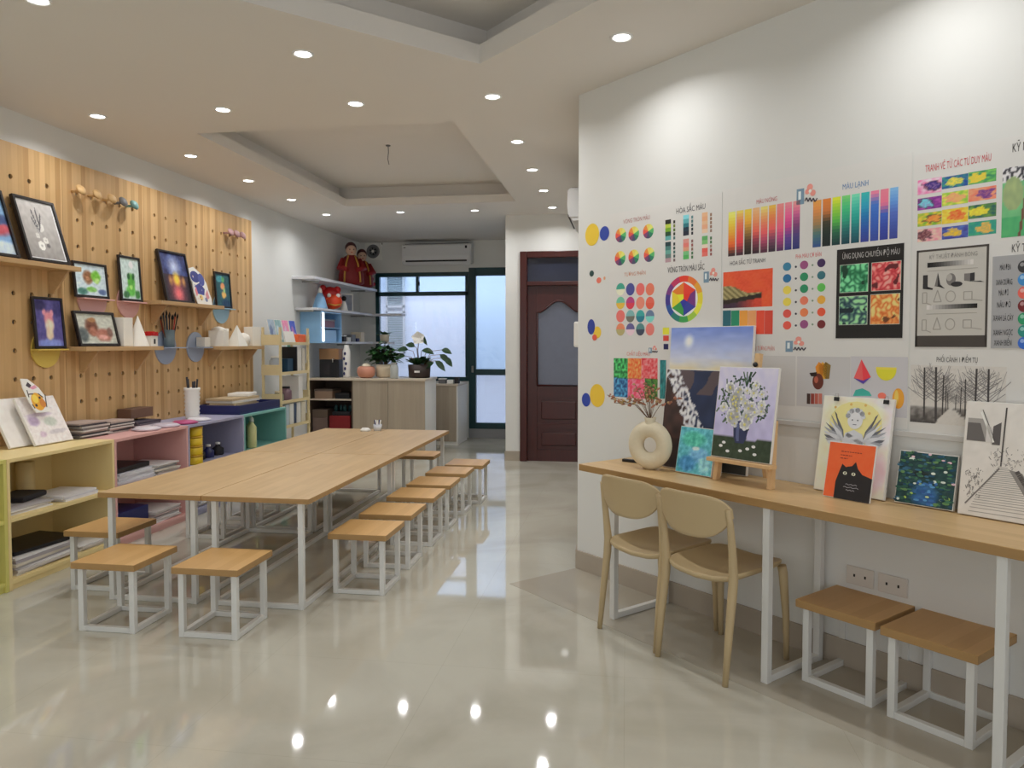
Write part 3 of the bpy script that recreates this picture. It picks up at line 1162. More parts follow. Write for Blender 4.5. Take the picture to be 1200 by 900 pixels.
frame('framed_picture', 'large black framed grey pencil drawing of flowers on the top left shelf', 4.55, 1.965, 0.36, 0.45, 0.13, sketch_flowers, 0.165, th=0.026, mount=0.012, nx=50, nzz=60)
frame('framed_picture', 'black framed picture of round brown and green figures on pale blue, on a pink shelf', 5.075, 1.765, 0.36, 0.262, 0.025,
      A((190, 206, 214), [(0.42, 0.6, 0.19, 0.26, (128, 84, 52)), (0.4, 0.55, 0.09, 0.1, (176, 128, 92)), (0.68, 0.64, 0.18, 0.24, (110, 178, 54)), (0.7, 0.5, 0.1, 0.12, (170, 208, 120)), (0.2, 0.12, 0.2, 0.14, (70, 120, 110)), (0.5, 0.2, 0.2, 0.1, (120, 180, 90)), (0.85, 0.14, 0.16, 0.12, (90, 110, 150))], 24, 12, 7), 0.062)
frame('framed_picture', 'tall black framed picture of a green plant creature on a pink disc shelf', 5.525, 1.765, 0.265, 0.36, 0.025,
      A((186, 204, 200), [(0.55, 0.42, 0.24, 0.24, (84, 160, 60)), (0.42, 0.56, 0.09, 0.1, (40, 90, 48)), (0.68, 0.56, 0.09, 0.1, (40, 90, 48)), (0.5, 0.2, 0.3, 0.16, (96, 180, 76)), (0.52, 0.3, 0.1, 0.08, (160, 214, 110)), (0.6, 0.85, 0.14, 0.1, (220, 226, 222)), (0.25, 0.1, 0.2, 0.1, (60, 110, 70)), (0.85, 0.12, 0.15, 0.12, (60, 120, 60))], 22, 12, 11), 0.062)


def night(u, v):
    c = lerp((34, 30, 62), (70, 90, 150), nz(u, v, 6, 2))
    d = math.hypot(u - 0.5, (v - 0.72) * 1.1)
    c = lerp(c, (196, 208, 236), 1 - d * 3.2)
    if v < 0.55:
        c = lerp((150, 72, 84), (36, 30, 40), abs(u - 0.5) * 2.2)
        c = lerp(c, (40, 30, 44), (v - 0.45) * 8)
    d = math.hypot((u - 0.52), (v - 0.45)) / 0.19
    c = lerp(c, (236, 190, 60), 1.5 - 1.5 * d)
    for a in (0.28, 0.78):
        d = math.hypot((u - a) * 1.5, v - 0.42) / 0.16
        c = lerp(c, (180, 130, 74), 1.3 - 1.4 * d)
    d = math.hypot((u - 0.5) * 0.8, v - 0.14) / 0.2
    c = lerp(c, (214, 106, 110), 1.3 - 1.3 * d)
    n = (nz(u, v, 20, 8) - 0.5) * 40
    return tuple(max(4, min(245, x + n)) for x in c)


frame('framed_picture', 'black framed night picture with a yellow glow, largest on the middle pine shelf', 6.11, 1.785, 0.415, 0.455, 0.09, night, 0.12, th=0.024, nx=44, nzz=54)
frame('framed_picture', 'small black framed picture of orange fish on dark green, on the blue disc shelf', 6.93, 1.776, 0.29, 0.35, 0.025,
      A((40, 84, 92), [(0.5, 0.62, 0.18, 0.14, (222, 150, 100)), (0.55, 0.36, 0.2, 0.13, (226, 172, 96)), (0.6, 0.5, 0.1, 0.1, (150, 190, 120)), (0.3, 0.85, 0.3, 0.12, (70, 140, 150)), (0.55, 0.84, 0.14, 0.1, (90, 160, 100)), (0.7, 0.1, 0.4, 0.14, (30, 60, 90))], 18, 10, 17), 0.062)
frame('framed_picture', 'black framed painting of a brown shaggy dog on the lower pine shelf', 5.085, 1.405, 0.43, 0.262, 0.06,
      A((176, 178, 166), [(0.38, 0.56, 0.2, 0.34, (104, 62, 44)), (0.4, 0.42, 0.12, 0.2, (150, 96, 76)), (0.42, 0.8, 0.12, 0.1, (150, 108, 70)), (0.66, 0.3, 0.26, 0.26, (160, 104, 88)), (0.64, 0.22, 0.14, 0.12, (200, 150, 140)), (0.12, 0.3, 0.16, 0.3, (84, 92, 92)), (0.85, 0.4, 0.1, 0.2, (120, 90, 80))], 22, 11, 23), 0.115, th=0.024)
frame('framed_picture', 'black framed purple picture with a pale pink figure, on the mustard disc shelf', 4.655, 1.391, 0.275, 0.355, 0.03,
      A((84, 78, 142), [(0.5, 0.6, 0.2, 0.2, (214, 140, 152)), (0.52, 0.45, 0.2, 0.16, (226, 206, 186)), (0.5, 0.26, 0.16, 0.18, (220, 200, 176)), (0.34, 0.74, 0.08, 0.1, (220, 150, 166)), (0.64, 0.72, 0.08, 0.1, (220, 150, 166)), (0.2, 0.88, 0.3, 0.14, (50, 44, 92)), (0.85, 0.8, 0.2, 0.2, (58, 54, 110)), (0.5, 0.05, 0.6, 0.12, (126, 140, 206))], 18, 10, 29), 0.065)


def cutout(name, lab, u, z, outline, th, base, lean, art, yaw=0.0, cat='picture', m=None):
    """a die-cut board: the outline has real thickness; the art is trimmed to it"""
    h = max(p[1] for p in outline)
    t = thing(name, lab, cat, PLW(u, YF - base, z + 0.001 + th * lean / h), RZL + yaw, None, rx=-math.asin(min(0.9, lean / h)))
    MB(m or M_WHITE).prism(outline, 0.0, th).build('board', t)
    a = Art()
    art(a)
    a.build('printed_face', t)
    return t


def card_art(a):
    a.disc(-0.06, 0.26, 0.075, (52, 58, 120), 0.055, k=0)
    a.disc(0.035, 0.24, 0.05, (70, 78, 140), 0.06, k=1)
    a.poly([(-0.1, 0.17), (0.0, 0.21), (0.06, 0.15), (0.03, 0.09), (-0.07, 0.1)], (60, 64, 128), 0)
    a.poly([(-0.11, 0.13), (-0.08, 0.17), (-0.07, 0.1), (-0.1, 0.07)], (200, 120, 128), 1)
    a.poly([(0.05, 0.10), (0.10, 0.15), (0.11, 0.07), (0.06, 0.05)], (190, 130, 134), 1)
    a.disc(-0.03, 0.065, 0.028, (212, 186, 110), k=1)
    a.disc(0.05, 0.05, 0.022, (110, 120, 150), k=1)
    for i in range(10):
        a.disc(random.uniform(-0.1, 0.08), random.uniform(0.03, 0.30), 0.008, random.choice([(120, 130, 170), (206, 180, 170), (70, 60, 100)]), k=2)


cutout('cutout_board', 'blue and white cutout board leaning beside the night picture', 6.485, 1.785,
       [(-0.10, 0), (0.13, 0), (0.14, 0.06), (0.12, 0.16), (0.11, 0.22), (0.05, 0.30), (-0.05, 0.355), (-0.13, 0.335), (-0.145, 0.27), (-0.12, 0.2), (-0.13, 0.1)], 0.008, 0.11, 0.08, card_art)

# white solids and small things on the lower shelves
G = 'white plaster drawing solids'


def solid(name, lab, u, out, z, mb, group=G, cat='plaster solid', rz=0.0):
    t = mb.build(name, None, PLW(u, YF - out, z + 0.0005), RZL + rz)
    return tag(t, lab, cat, group)


solid('plaster_prism', 'tall white square block beside the dog picture', 5.375, 0.075, 1.405, MB(M_PLASTER).box(-0.055, 0.055, -0.05, 0.05, 0, 0.225, bev=0.003))
solid('plaster_cone', 'white cone next to the tall white block', 5.525, 0.10, 1.405, MB(M_PLASTER).lathe([(0.082, 0), (0.082, 0.004), (0.002, 0.245)], n=40, smooth=False))
t = thing('paper_house', 'tiny white paper house with a red roof at the end of the lower shelf', 'paper house', PLW(5.67, YF - 0.11, 1.4055), RZL)
MB(M_WHITE).box(-0.045, 0.045, -0.035, 0.035, 0, 0.085).build('body', t)
MB(M_RED).prism([(-0.05, 0.0855), (0.05, 0.0855), (0.042, 0.118), (0.02, 0.10), (0.0, 0.122), (-0.02, 0.10), (-0.042, 0.118)], -0.04, 0.04).build('roof', t)
MB(M_BLACK).box(-0.008, 0.014, -0.037, -0.0355, 0.02, 0.06).build('window', t)
t = thing('brush_glass', 'glass of dark paintbrushes on a grey blue disc shelf', 'brush glass', PLW(6.0, YF - 0.062, 1.3955), RZL)
MB(mat('smoky_glass', rgb(120, 140, 150), 0.1)).lathe([(0.042, 0), (0.048, 0.15), (0.046, 0.15), (0.039, 0.006), (0.001, 0.006)], n=24).build('glass', t)
for i in range(11):
    a = i * 0.571 * 2
    r0, r1 = 0.022, 0.045 + 0.02 * (i % 3)
    h = 0.24 + 0.012 * (i % 4)
    p0, p1 = Vector((r0 * math.cos(a), r0 * math.sin(a), 0.01)), Vector((r1 * math.cos(a), r1 * math.sin(a) * 0.7, h))
    br_ = MB([M_STEM, M_DARK, M_RED, mat('slate_handle', rgb(64, 84, 100), 0.5)][i % 4], M_DARK)
    br_.tube([p0, p1], 0.005, 0, n=8)
    d = (p1 - p0).normalized()
    br_.tube([p1, p1 + d * 0.02, p1 + d * 0.045], [0.0065, 0.008, 0.001], 1, n=8)
    br_.build('paintbrush', t)
solid('plaster_cube', 'small white cube alone on the right grey blue disc shelf', 6.53, 0.062, 1.3955, MB(M_PLASTER).box(-0.045, 0.045, -0.045, 0.045, 0, 0.09, bev=0.003))
solid('plaster_cube', 'large white cube, leftmost solid on the far pine shelf', 6.735, 0.10, 1.40, MB(M_PLASTER).box(-0.085, 0.085, -0.07, 0.07, 0, 0.15, bev=0.003), rz=0.25)
solid('plaster_hemisphere', 'white dome lying on top of the large white cube', 6.735, 0.10, 1.5508, MB(M_PLASTER).lathe([(0.07, 0), (0.062, 0.018), (0.035, 0.034), (0.001, 0.04)], n=28))
solid('plaster_cylinder', 'white cylinder behind the white pyramid on the far shelf', 6.90, 0.056, 1.40, MB(M_PLASTER).lathe([(0.05, 0), (0.05, 0.17), (0.046, 0.174)], n=32))
py = MB(M_PLASTER)
py.loft([[(-0.09, -0.07, 0), (0.09, -0.07, 0), (0.09, 0.07, 0), (-0.09, 0.07, 0)], [(-0.002, -0.002, 0.21), (0.002, -0.002, 0.21), (0.002, 0.002, 0.21), (-0.002, 0.002, 0.21)]], smooth=False)
solid('plaster_pyramid', 'white pyramid in the middle of the far pine shelf', 7.045, 0.12, 1.40, py)
solid('plaster_sphere', 'white ball on the far pine shelf right of the pyramid', 7.205, 0.10, 1.40, MB(M_PLASTER).ball(0, 0, 0.068, 0.068, n=28))
solid('plaster_prism', 'upright cream white block at the right end of the far shelf', 7.39, 0.10, 1.40, MB(M_PLASTER).box(-0.08, 0.08, -0.05, 0.05, 0, 0.20, bev=0.003))

# wooden knob hooks near the top of the boards
HK = [(4.95, M_PEGWOOD, 'turned wooden wall hook, leftmost of the five high on the pegboard'), (5.12, M_PEGWOOD, 'turned wooden wall hook, second from left of the five high on the pegboard'),
      (5.28, M_PEGWOOD, 'turned wooden wall hook, middle of the five high on the pegboard'), (5.41, M_GREYP, 'grey wall hook, second from right of the five high on the pegboard'),
      (5.545, mat('grey_teal_knob', rgb(120, 164, 160), 0.5), 'grey teal wall hook, rightmost of the five high on the pegboard'),
      (7.03, mat('dusty_pink_knob', rgb(190, 150, 150), 0.5), 'dusty pink wall hook, left of the three on the far panel'),
      (7.15, mat('dusty_pink_knob', rgb(190, 150, 150), 0.5), 'dusty pink wall hook, middle of the three on the far panel'),
      (7.27, mat('dusty_pink_knob', rgb(190, 150, 150), 0.5), 'dusty pink wall hook, right of the three on the far panel')]
for u, m, lab in HK:
    t = thing('wall_hook', lab, 'wall hook', PLW(u, YF, 2.53), RZL, 'knob hooks on the pegboard')
    MB(m).tube([(0, 0, 0), (0, -0.07, 0)], 0.011, n=12).build('peg', t)
    k = MB(m)
    k.lathe([(0.012, 0.0), (0.03, 0.005), (0.041, 0.016), (0.039, 0.026), (0.025, 0.037), (0.001, 0.041)], n=20)
    bmesh.ops.rotate(k.bm, verts=k.bm.verts, cent=(0, 0, 0), matrix=Matrix.Rotation(R(62), 3, 'X'))
    bmesh.ops.translate(k.bm, verts=k.bm.verts, vec=(0, -0.06, 0))
    k.build('knob', t)

# ================================================================ LOW SHELF UNITS along the wall
UX = 0.53          # front of the units, out from the wall
UH = 0.765


def unit(u0, u1, m, lab, mid=0.405):
    t = thing('shelf_unit', lab, 'shelf unit', PLW(u0, -UX), RZL, 'coloured low shelf units along the pegboard')
    L_, d, th = u1 - u0, UX - XP - 0.004, 0.022
    bd = MB(m)
    bd.box(0, th, 0, d, 0, UH - th, bev=0.0015)
    bd.box(L_ - th, L_, 0, d, 0, UH - th, bev=0.0015)
    bd.box(0, L_, 0, d, UH - th, UH, bev=0.0015)
    bd.box(th, L_ - th, 0.006, d, 0.035, 0.035 + th)
    bd.box(th, L_ - th, 0.015, 0.03, 0.0, 0.035)
    bd.box(th, L_ - th, d - 0.012, d, 0.035 + th, UH - th)
    bd.build('carcass', t)
    MB(m).box(th + 0.0005, L_ - th - 0.0005, 0.004, d - 0.0125, mid - th / 2, mid + th / 2, bev=0.0015).build('shelf_board', t)
    return t


unit(2.86, 3.785, M_LIME, 'lime yellow low shelf unit cut off by the left edge of the photo')
unit(3.787, 4.70, M_YELLOW, 'pale yellow low shelf unit holding rolled paper and papers')
unit(4.702, 5.585, M_PINK, 'pink low shelf unit between the yellow and lavender ones')
unit(5.587, 6.485, M_LAV, 'lavender low shelf unit between the pink and teal ones')
unit(6.487, 7.36, M_TEAL, 'teal low shelf unit at the far end, under the navy tray')
Z1, Z2 = 0.0575, 0.4165       # tops of the two boards inside


def sheets(name, lab, u, out, z, w, d, n, cols, th=0.012, cat='papers', group=None, jit=0.02, rz=0.0, m=None):
    """each bundle of the pile is a thing of its own"""
    for i in range(n):
        c = cols[i % len(cols)]
        tt = th * random.uniform(0.7, 1.3)
        mm = mat('paper_%d_%d_%d' % c, rgb(*c), 0.7, var=0.06, scale=30)
        mb = MB(mm)
        k = 6
        prev = None
        W, D = w * random.uniform(0.86, 1.0), d * random.uniform(0.86, 1.0)
        rings = []
        for j in range(k + 1):
            x = -W / 2 + W * j / k
            zz = 0.0015 * math.sin(j * 1.7 + i)
            rings.append([(x, -D / 2, 0), (x, D / 2, 0), (x, D / 2, tt - 0.0005 + min(0, zz)), (x, -D / 2, tt - 0.0005 + min(0, zz))])
        mb.loft(rings, smooth=False)
        o = mb.build(name, None, PLW(u + random.uniform(-jit, jit) * 0.6, -out + random.uniform(-jit, jit) * 0.5, z), RZL + rz + random.uniform(-0.06, 0.06))
        tag(o, lab, cat, group or lab)
        z += tt
    return z


P1 = [(226, 224, 222), (206, 200, 196), (232, 230, 228), (190, 186, 190), (214, 206, 192)]
P2 = [(84, 80, 86), (200, 196, 196), (150, 144, 144), (226, 222, 220)]
z = sheets('paper_bundle', 'flat bundle in the paper pile on the upper yellow board', 4.02, 0.34, Z2, 0.36, 0.30, 4, P1, 0.010)
t = tag(MB(M_DARK).box(-0.13, 0.13, -0.10, 0.10, 0, 0.035, bev=0.012).build('pencil_case', None, PLW(4.16, -0.27, z + 0.001), RZL + 0.2), 'black soft pencil case on the papers in the yellow unit', 'pencil case')
sheets('paper_bundle', 'white paper bundle at the right end of the upper yellow board', 4.42, 0.36, Z2, 0.34, 0.28, 3, [(228, 226, 228), (214, 212, 216)], 0.012)
t = thing('paper_roll', 'upright cream paper roll at the back of the yellow unit', 'paper roll', PLW(4.36, -0.135, Z2), RZL)
rl = MB(mat('cream_paper', rgb(226, 204, 150), 0.7))
rl.lathe([(0.052, 0), (0.055, 0.002), (0.055, 0.236), (0.04, 0.236), (0.04, 0.2), (0.001, 0.2)], n=28)
rl.build('roll', t)
sheets('paper_bundle', 'bundle of drawings in the pile on the lower yellow board', 4.12, 0.33, Z1, 0.52, 0.34, 7, P1 + [(170, 164, 168)], 0.014)
t = tag(MB(M_BLACK).box(-0.24, 0.24, -0.16, 0.16, 0, 0.022, bev=0.004).build('portfolio', None, PLW(4.17, -0.31, Z1 + 0.106), RZL - 0.1), 'black drawing portfolio on the drawings in the lower yellow unit', 'portfolio')
sheets('paper_bundle', 'low bundle of paper at the right of the lower yellow board', 4.53, 0.36, Z1, 0.24, 0.28, 3, P1, 0.012)
sheets('paper_bundle', 'paper bundle low inside the lime unit', 3.55, 0.36, Z1, 0.34, 0.30, 4, P1, 0.012)
# pink unit
z = sheets('paper_bundle', 'white paper bundle under the black portfolio in the pink unit', 4.98, 0.33, Z2, 0.42, 0.34, 6, [(226, 226, 230), (210, 210, 216)], 0.016)
tag(MB(M_BLACK).box(-0.20, 0.20, -0.15, 0.15, 0, 0.035, bev=0.005).build('portfolio', None, PLW(4.98, -0.32, z + 0.002), RZL + 0.05), 'black portfolio on the white papers in the pink unit', 'portfolio')
sheets('sketch_sheet', 'thin loose sheet in the fanned pile of the pink unit', 5.36, 0.33, Z2, 0.30, 0.36, 9, P1 + [(180, 182, 188)], 0.009, jit=0.04)
tag(MB(M_NAVY).box(-0.19, 0.19, -0.17, 0.17, 0, 0.16, bev=0.006).build('storage_box', None, PLW(4.96, -0.30, Z1), RZL), 'dark navy storage box low in the pink unit', 'box')
sheets('sketch_sheet', 'sheet in the lower pile of the pink unit', 5.34, 0.33, Z1, 0.36, 0.36, 8, P1 + [(190, 170, 168)], 0.012)
# lavender unit: yellow paint tubs, dark things
for i in range(4):
    t = thing('paint_tub', 'yellow paint tub at the left of the lavender unit, %s of four' % ['lowest', 'second lowest', 'second highest', 'topmost'][i], 'paint tub', PLW(5.80, -0.45, Z2 + i * 0.079), RZL, 'yellow paint tubs')
    MB(M_LIGHTYEL).lathe([(0.062, 0), (0.066, 0.01), (0.066, 0.06), (0.060, 0.064)], n=28).build('tub', t)
    MB(mat('amber_lid', rgb(206, 160, 40), 0.4)).lathe([(0.068, 0.0642), (0.068, 0.077), (0.06, 0.0785)], n=28).build('lid', t)
for i, (u, c) in enumerate(((6.02, M_DARK), (6.16, M_NAVY), (6.32, M_DARK))):
    t = thing('ink_bottle', ['dark squat bottle at the left inside the lavender unit', 'navy squat bottle in the middle of the lavender unit', 'dark squat bottle at the right inside the lavender unit'][i], 'bottle', PLW(u, -0.36, Z2), RZL)
    MB(c).lathe([(0.045, 0), (0.05, 0.008), (0.05, 0.06), (0.02, 0.08), (0.02, 0.095)], n=24).build('bottle', t)
    MB(M_WHITE).lathe([(0.022, 0.0955), (0.022, 0.115)], n=18).build('cap', t)
sheets('paper_bundle', 'paper bundle low inside the lavender unit', 6.0, 0.33, Z1, 0.5, 0.34, 5, P1, 0.014)
# teal unit: pale green bottles
for i, (u, o_) in enumerate(((6.80, 0.44), (6.93, 0.36))):
    t = thing('glue_bottle', ['tall pale yellow-green bottle at the front of the teal unit', 'tall pale yellow-green bottle behind its twin in the teal unit'][i], 'bottle', PLW(u, -o_, Z2), RZL, 'tall bottles in the teal unit')
    MB(mat('pale_lime_bottle', rgb(212, 210, 150), 0.35)).lathe([(0.04, 0), (0.044, 0.01), (0.044, 0.2), (0.018, 0.235), (0.018, 0.25)], n=24).build('bottle', t)
    MB(M_WHITE).lathe([(0.02, 0.2505), (0.017, 0.285), (0.006, 0.30)], n=18).build('nozzle', t)

# ---------------- on top of the units
TT = UH + 0.0006


def canvas(name, lab, loc, rz, w, h, lean, art, th=0.018, nx=40, nzz=50, group=None, extra=None, m=None, cat='painting'):
    t = thing(name, lab, cat, (loc[0], loc[1], loc[2] + 0.001 + th * lean / h), rz, group, rx=-math.asin(min(0.9, lean / h)))
    MB(m or M_CANVAS).box(-w / 2, w / 2, 0, th, 0, h, bev=0.002).build('stretched_canvas', t)
    a = Art()
    e = 0.003
    if art:
        a.grid(art, -w / 2 + e, e, w / 2 - e, h - e, nx, nzz, 0)
        a.k = 1
    if extra:
        extra(a)
    a.build('painted_face', t, None, M_OIL)
    return t


canvas('blank_canvas', 'white canvas leaning at the left behind the pale sketch canvas', PLW(4.29, -0.235, TT), RZL, 0.30, 0.335, 0.15,
       A((214, 210, 206), [(0.92, 0.3, 0.14, 0.4, (186, 168, 180))], 7, 6, 41), nx=24, nzz=24, cat='canvas')
canvas('sketch_canvas', 'canvas with a faint purple and green sketch leaning on the yellow shelf', PLW(4.435, -0.30, TT), RZL, 0.33, 0.335, 0.15,
       A((212, 206, 204), [(0.2, 0.5, 0.16, 0.14, (168, 150, 176)), (0.62, 0.45, 0.2, 0.12, (176, 182, 172)), (0.4, 0.62, 0.4, 0.05, (188, 176, 192)), (0.7, 0.22, 0.3, 0.06, (182, 176, 180)), (0.3, 0.2, 0.1, 0.08, (190, 170, 184)), (0.55, 0.75, 0.3, 0.03, (190, 182, 194))], 14, 16, 43), cat='canvas')


def leaf_art(a):
    a.disc(-0.005, 0.075, 0.052, (206, 150, 44), 0.062, k=0)
    a.disc(-0.02, 0.095, 0.024, (226, 186, 70), 0.03, k=1)
    a.disc(0.03, 0.06, 0.024, (190, 120, 50), 0.03, k=1)
    a.poly([(-0.055, 0.19), (-0.03, 0.215), (-0.01, 0.19), (-0.03, 0.17)], (60, 52, 60), 0)
    a.poly([(-0.035, 0.175), (0.02, 0.19), (0.03, 0.17), (-0.01, 0.16)], (200, 140, 160), 1)
    for p, q in (((-0.065, 0.11), (-0.06, 0.16)), ((0.05, 0.03), (0.075, 0.12)), ((-0.06, 0.06), (-0.05, 0.03)), ((0.02, 0.13), (0.05, 0.1)), ((-0.06, 0.13), (-0.02, 0.13))):
        a.line(p, q, 0.008, (70, 60, 56), 1)
    a.disc(-0.03, 0.05, 0.01, (60, 44, 40), k=2)
    a.disc(0.02, 0.1, 0.009, (60, 44, 40), k=2)


t = thing('cutout_board', 'small white cutout board with an orange figure above the sketch canvas', 'picture', PLW(4.40, YF - 0.195, TT + 0.212), RZL, None, rx=R(-22))
MB(M_WHITE).prism([(-0.05, 0.0), (0.06, 0.0), (0.08, 0.05), (0.075, 0.1), (0.045, 0.17), (-0.02, 0.235), (-0.075, 0.24), (-0.085, 0.18), (-0.075, 0.08)], 0, 0.006).build('board', t)
a = Art()
leaf_art(a)
a.build('printed_face', t)
MAG = [(120, 112, 108), (196, 190, 184), (70, 66, 70), (178, 160, 150), (214, 208, 202)]
sheets('magazine', 'magazine in the low pile on the yellow and pink units', 4.80, 0.20, TT, 0.30, 0.22, 9, MAG, 0.013, cat='magazine', jit=0.03)
sheets('magazine', 'magazine in the flatter pile beside the first on the pink unit', 5.10, 0.20, TT, 0.27, 0.20, 8, MAG[1:] + MAG[:1], 0.012, cat='magazine', jit=0.03)
sheets('folder', 'dark folder under the brown box on the pink unit', 5.47, 0.19, TT, 0.30, 0.20, 4, [(70, 62, 74), (206, 198, 206), (110, 100, 108)], 0.014, cat='folder')
tag(MB(mat('brown_card', rgb(112, 82, 66), 0.6)).box(-0.14, 0.14, -0.06, 0.06, 0, 0.075, bev=0.003).build('card_box', None, PLW(5.52, -0.115, TT + 0.068), RZL), 'brown card box standing on the folders against the pegboard', 'box')
for i in range(4):
    c = [(222, 214, 220), (206, 196, 208), (190, 80, 130), (228, 224, 228)][i]
    mb = MB(mat('bag_%d' % i, rgb(*c), 0.4, var=0.1, scale=20))
    mb.lathe([(0.001, 0), (0.09, 0.002), (0.10, 0.012), (0.07, 0.026), (0.001, 0.03)], n=18, sx=1.1)
    for v in mb.bm.verts:
        v.co += Vector((noise.noise(v.co * 30), noise.noise(v.co * 30 + Vector((3, 1, 0))), 0)) * 0.02
    o = mb.build('plastic_bag', None, PLW(5.24 + 0.235 * i, [-0.40, -0.41, -0.42, -0.40][i], TT), RZL)
    tag(o, ['crumpled pale bag nearest the brown box on the pink unit', 'crumpled lilac bag in front of the brown box', 'small magenta wrapper among the pale bags', 'crumpled white bag at the foot of the white vase'][i], 'bag')
t = thing('ribbed_vase', 'ribbed white vase of dark brushes on the lavender unit', 'vase', PLW(6.07, -0.27, TT), RZL)
prof = [(0.052, 0), (0.055, 0.01)] + [(0.058 + 0.004 * math.cos(i * PI) + 0.006 * i / 14, 0.02 + i * 0.017) for i in range(15)] + [(0.066, 0.275), (0.06, 0.275), (0.054, 0.04), (0.001, 0.04)]
MB(M_WHITE).lathe(prof, n=32).build('vase_body', t)
for i in range(5):
    a = i * 1.3
    MB(M_DARK).tube([(0.02 * math.cos(a), 0.02 * math.sin(a), 0.05), (0.045 * math.cos(a), 0.045 * math.sin(a), 0.33 + 0.02 * (i % 3))], 0.008, n=8).build('brush', t)
t = thing('document_tray', 'navy tray lying across the teal unit with pads on it', 'tray', PLW(6.90, -0.27, TT), RZL)
mb = MB(M_NAVY)
mb.box(-0.42, 0.40, -0.22, 0.2, 0, 0.012, bev=0.003)
for x0, x1, y0_, y1_ in ((-0.42, 0.40, -0.22, -0.205), (-0.42, 0.40, 0.185, 0.2), (-0.42, -0.405, -0.205, 0.185), (0.385, 0.40, -0.205, 0.185)):
    mb.box(x0, x1, y0_, y1_, 0.0121, 0.085, bev=0.003)
mb.build('tray_body', t)
z = sheets('drawing_pad', 'pad lying in the navy tray', 6.80, 0.25, TT + 0.0125, 0.5, 0.30, 6, [(214, 196, 160), (226, 222, 214), (198, 176, 140)], 0.02, cat='drawing pad', jit=0.015)
tag(MB(M_WHITE).box(-0.15, 0.15, -0.1, 0.1, 0, 0.03, bev=0.004).build('drawing_pad', None, PLW(6.98, -0.25, z + 0.001), RZL + 0.2), 'white pad askew on top of the pads in the navy tray', 'drawing pad')

# ================================================================ LADDER SHELF beyond the units
M_CREAMW = mat('cream_painted_wood', rgb(222, 204, 158), 0.5, var=0.03)
t = thing('ladder_shelf', 'cream open shelf rack with tray levels at the far end of the pegboard', 'shelf rack', (-3.62, 7.502, 0), RZL)
LW_, LD = 0.72, 0.22
lv = [0.53, 0.80, 1.11, 1.43]
for x in (0.0, LW_ - 0.024):
    for y in (0.0, LD - 0.024):
        MB(M_CREAMW).box(x, x + 0.024, y, y + 0.024, 0, 1.60 if y > 0 or True else 1.5, bev=0.002).build('post', t)
for z in lv:
    sh = MB(M_WHITE)
    sh.box(0.0, LW_, 0.0245, LD - 0.0245, z - 0.02, z, bev=0.002)
    sh.build('shelf_board', t)
    for x in (-0.0085, LW_ + 0.0005):
        MB(M_CREAMW).box(x, x + 0.008, 0.0, LD, z - 0.02, z + 0.09).build('end_board', t)
    MB(M_CREAMW).box(0.024, LW_ - 0.024, 0.0, 0.012, z - 0.02, z + 0.012).build('front_lip', t)


def LS(x, y, z):
    return (-3.62 - y, 7.502 + x, z + 0.0006)


PICS = [(0.06, (150, 164, 176), (96, 110, 140), 'grey blue picture card, leftmost on top of the cream rack'), (0.22, (130, 160, 160), (180, 190, 196), 'grey green picture card, second on top of the cream rack'),
        (0.40, (206, 130, 160), (190, 160, 180), 'pink picture card in the middle on top of the cream rack'), (0.58, (60, 80, 170), (150, 100, 160), 'royal blue picture card, rightmost on top of the cream rack')]
for x, c1, c2, lab in PICS:
    canvas('picture_card', lab, LS(x + 0.055, 0.125, 1.43), RZL, 0.15, 0.26, 0.05, A(c1, [(0.4, 0.5, 0.3, 0.3, c2), (0.7, 0.3, 0.2, 0.2, lerp(c2, (240, 240, 240), 0.4)), (0.3, 0.2, 0.2, 0.15, lerp(c1, (20, 20, 40), 0.4))], 22, 8, x * 10), th=0.006, nx=20, nzz=26, group='picture cards on the cream rack', cat='picture')
tag(MB(M_CANVAS).box(-0.12, 0.12, -0.008, 0.0, 0, 0.13, bev=0.002).build('cream_card', None, LS(0.33, 0.045, 1.432), RZL, R(-14)), 'cream card leaning in front of the picture cards on the rack', 'card')
tag(MB(M_ORANGE).box(-0.10, 0.10, -0.035, 0.035, 0, 0.10, bev=0.01).build('orange_pouch', None, LS(0.585, 0.058, 1.43), RZL), 'orange pouch at the right end of the rack top', 'pouch')


def jar(name, lab, x, y, z, r, h, m, lid=None):
    t = thing(name, lab, 'jar', LS(x, y, z), RZL)
    MB(m).lathe([(r * 0.92, 0), (r, 0.008), (r, h * 0.8), (r * 0.7, h * 0.95), (r * 0.7, h)], n=24).build('body', t)
    MB(lid or M_WHITE).lathe([(r * 0.75, h + 0.0005), (r * 0.75, h + 0.02)], n=24).build('lid', t)


jar('glass_jar', 'clear grey jar on the second rack level from the top', 0.13, 0.13, 1.11, 0.06, 0.16, mat('grey_jar', rgb(170, 178, 186), 0.15))
tag(MB(mat('deep_teal_card', rgb(26, 66, 92), 0.5)).box(-0.07, 0.07, -0.07, 0.07, 0, 0.15, bev=0.004).build('storage_tin', None, LS(0.33, 0.12, 1.11), RZL), 'dark teal square tin on the second rack level', 'tin')


def book(lab, x, z, w, h, c, d=0.2, grp=None):
    t = thing('ring_binder' if w > 0.05 else 'upright_book', lab, 'binder' if w > 0.05 else 'book', LS(x, 0.03, z), RZL, grp)
    m = mat('cover_%d_%d_%d' % c, rgb(*c), 0.5)
    cv = MB(m)
    cv.box(0, 0.003, 0, d, 0, h)
    cv.box(w - 0.003, w, 0, d, 0, h)
    cv.box(0.003, w - 0.003, 0, 0.003, 0, h)
    cv.build('cover', t)
    MB(M_WHITE).box(0.0035, w - 0.0035, 0.0035, d - 0.006, 0.004, h - 0.006).build('pages', t)


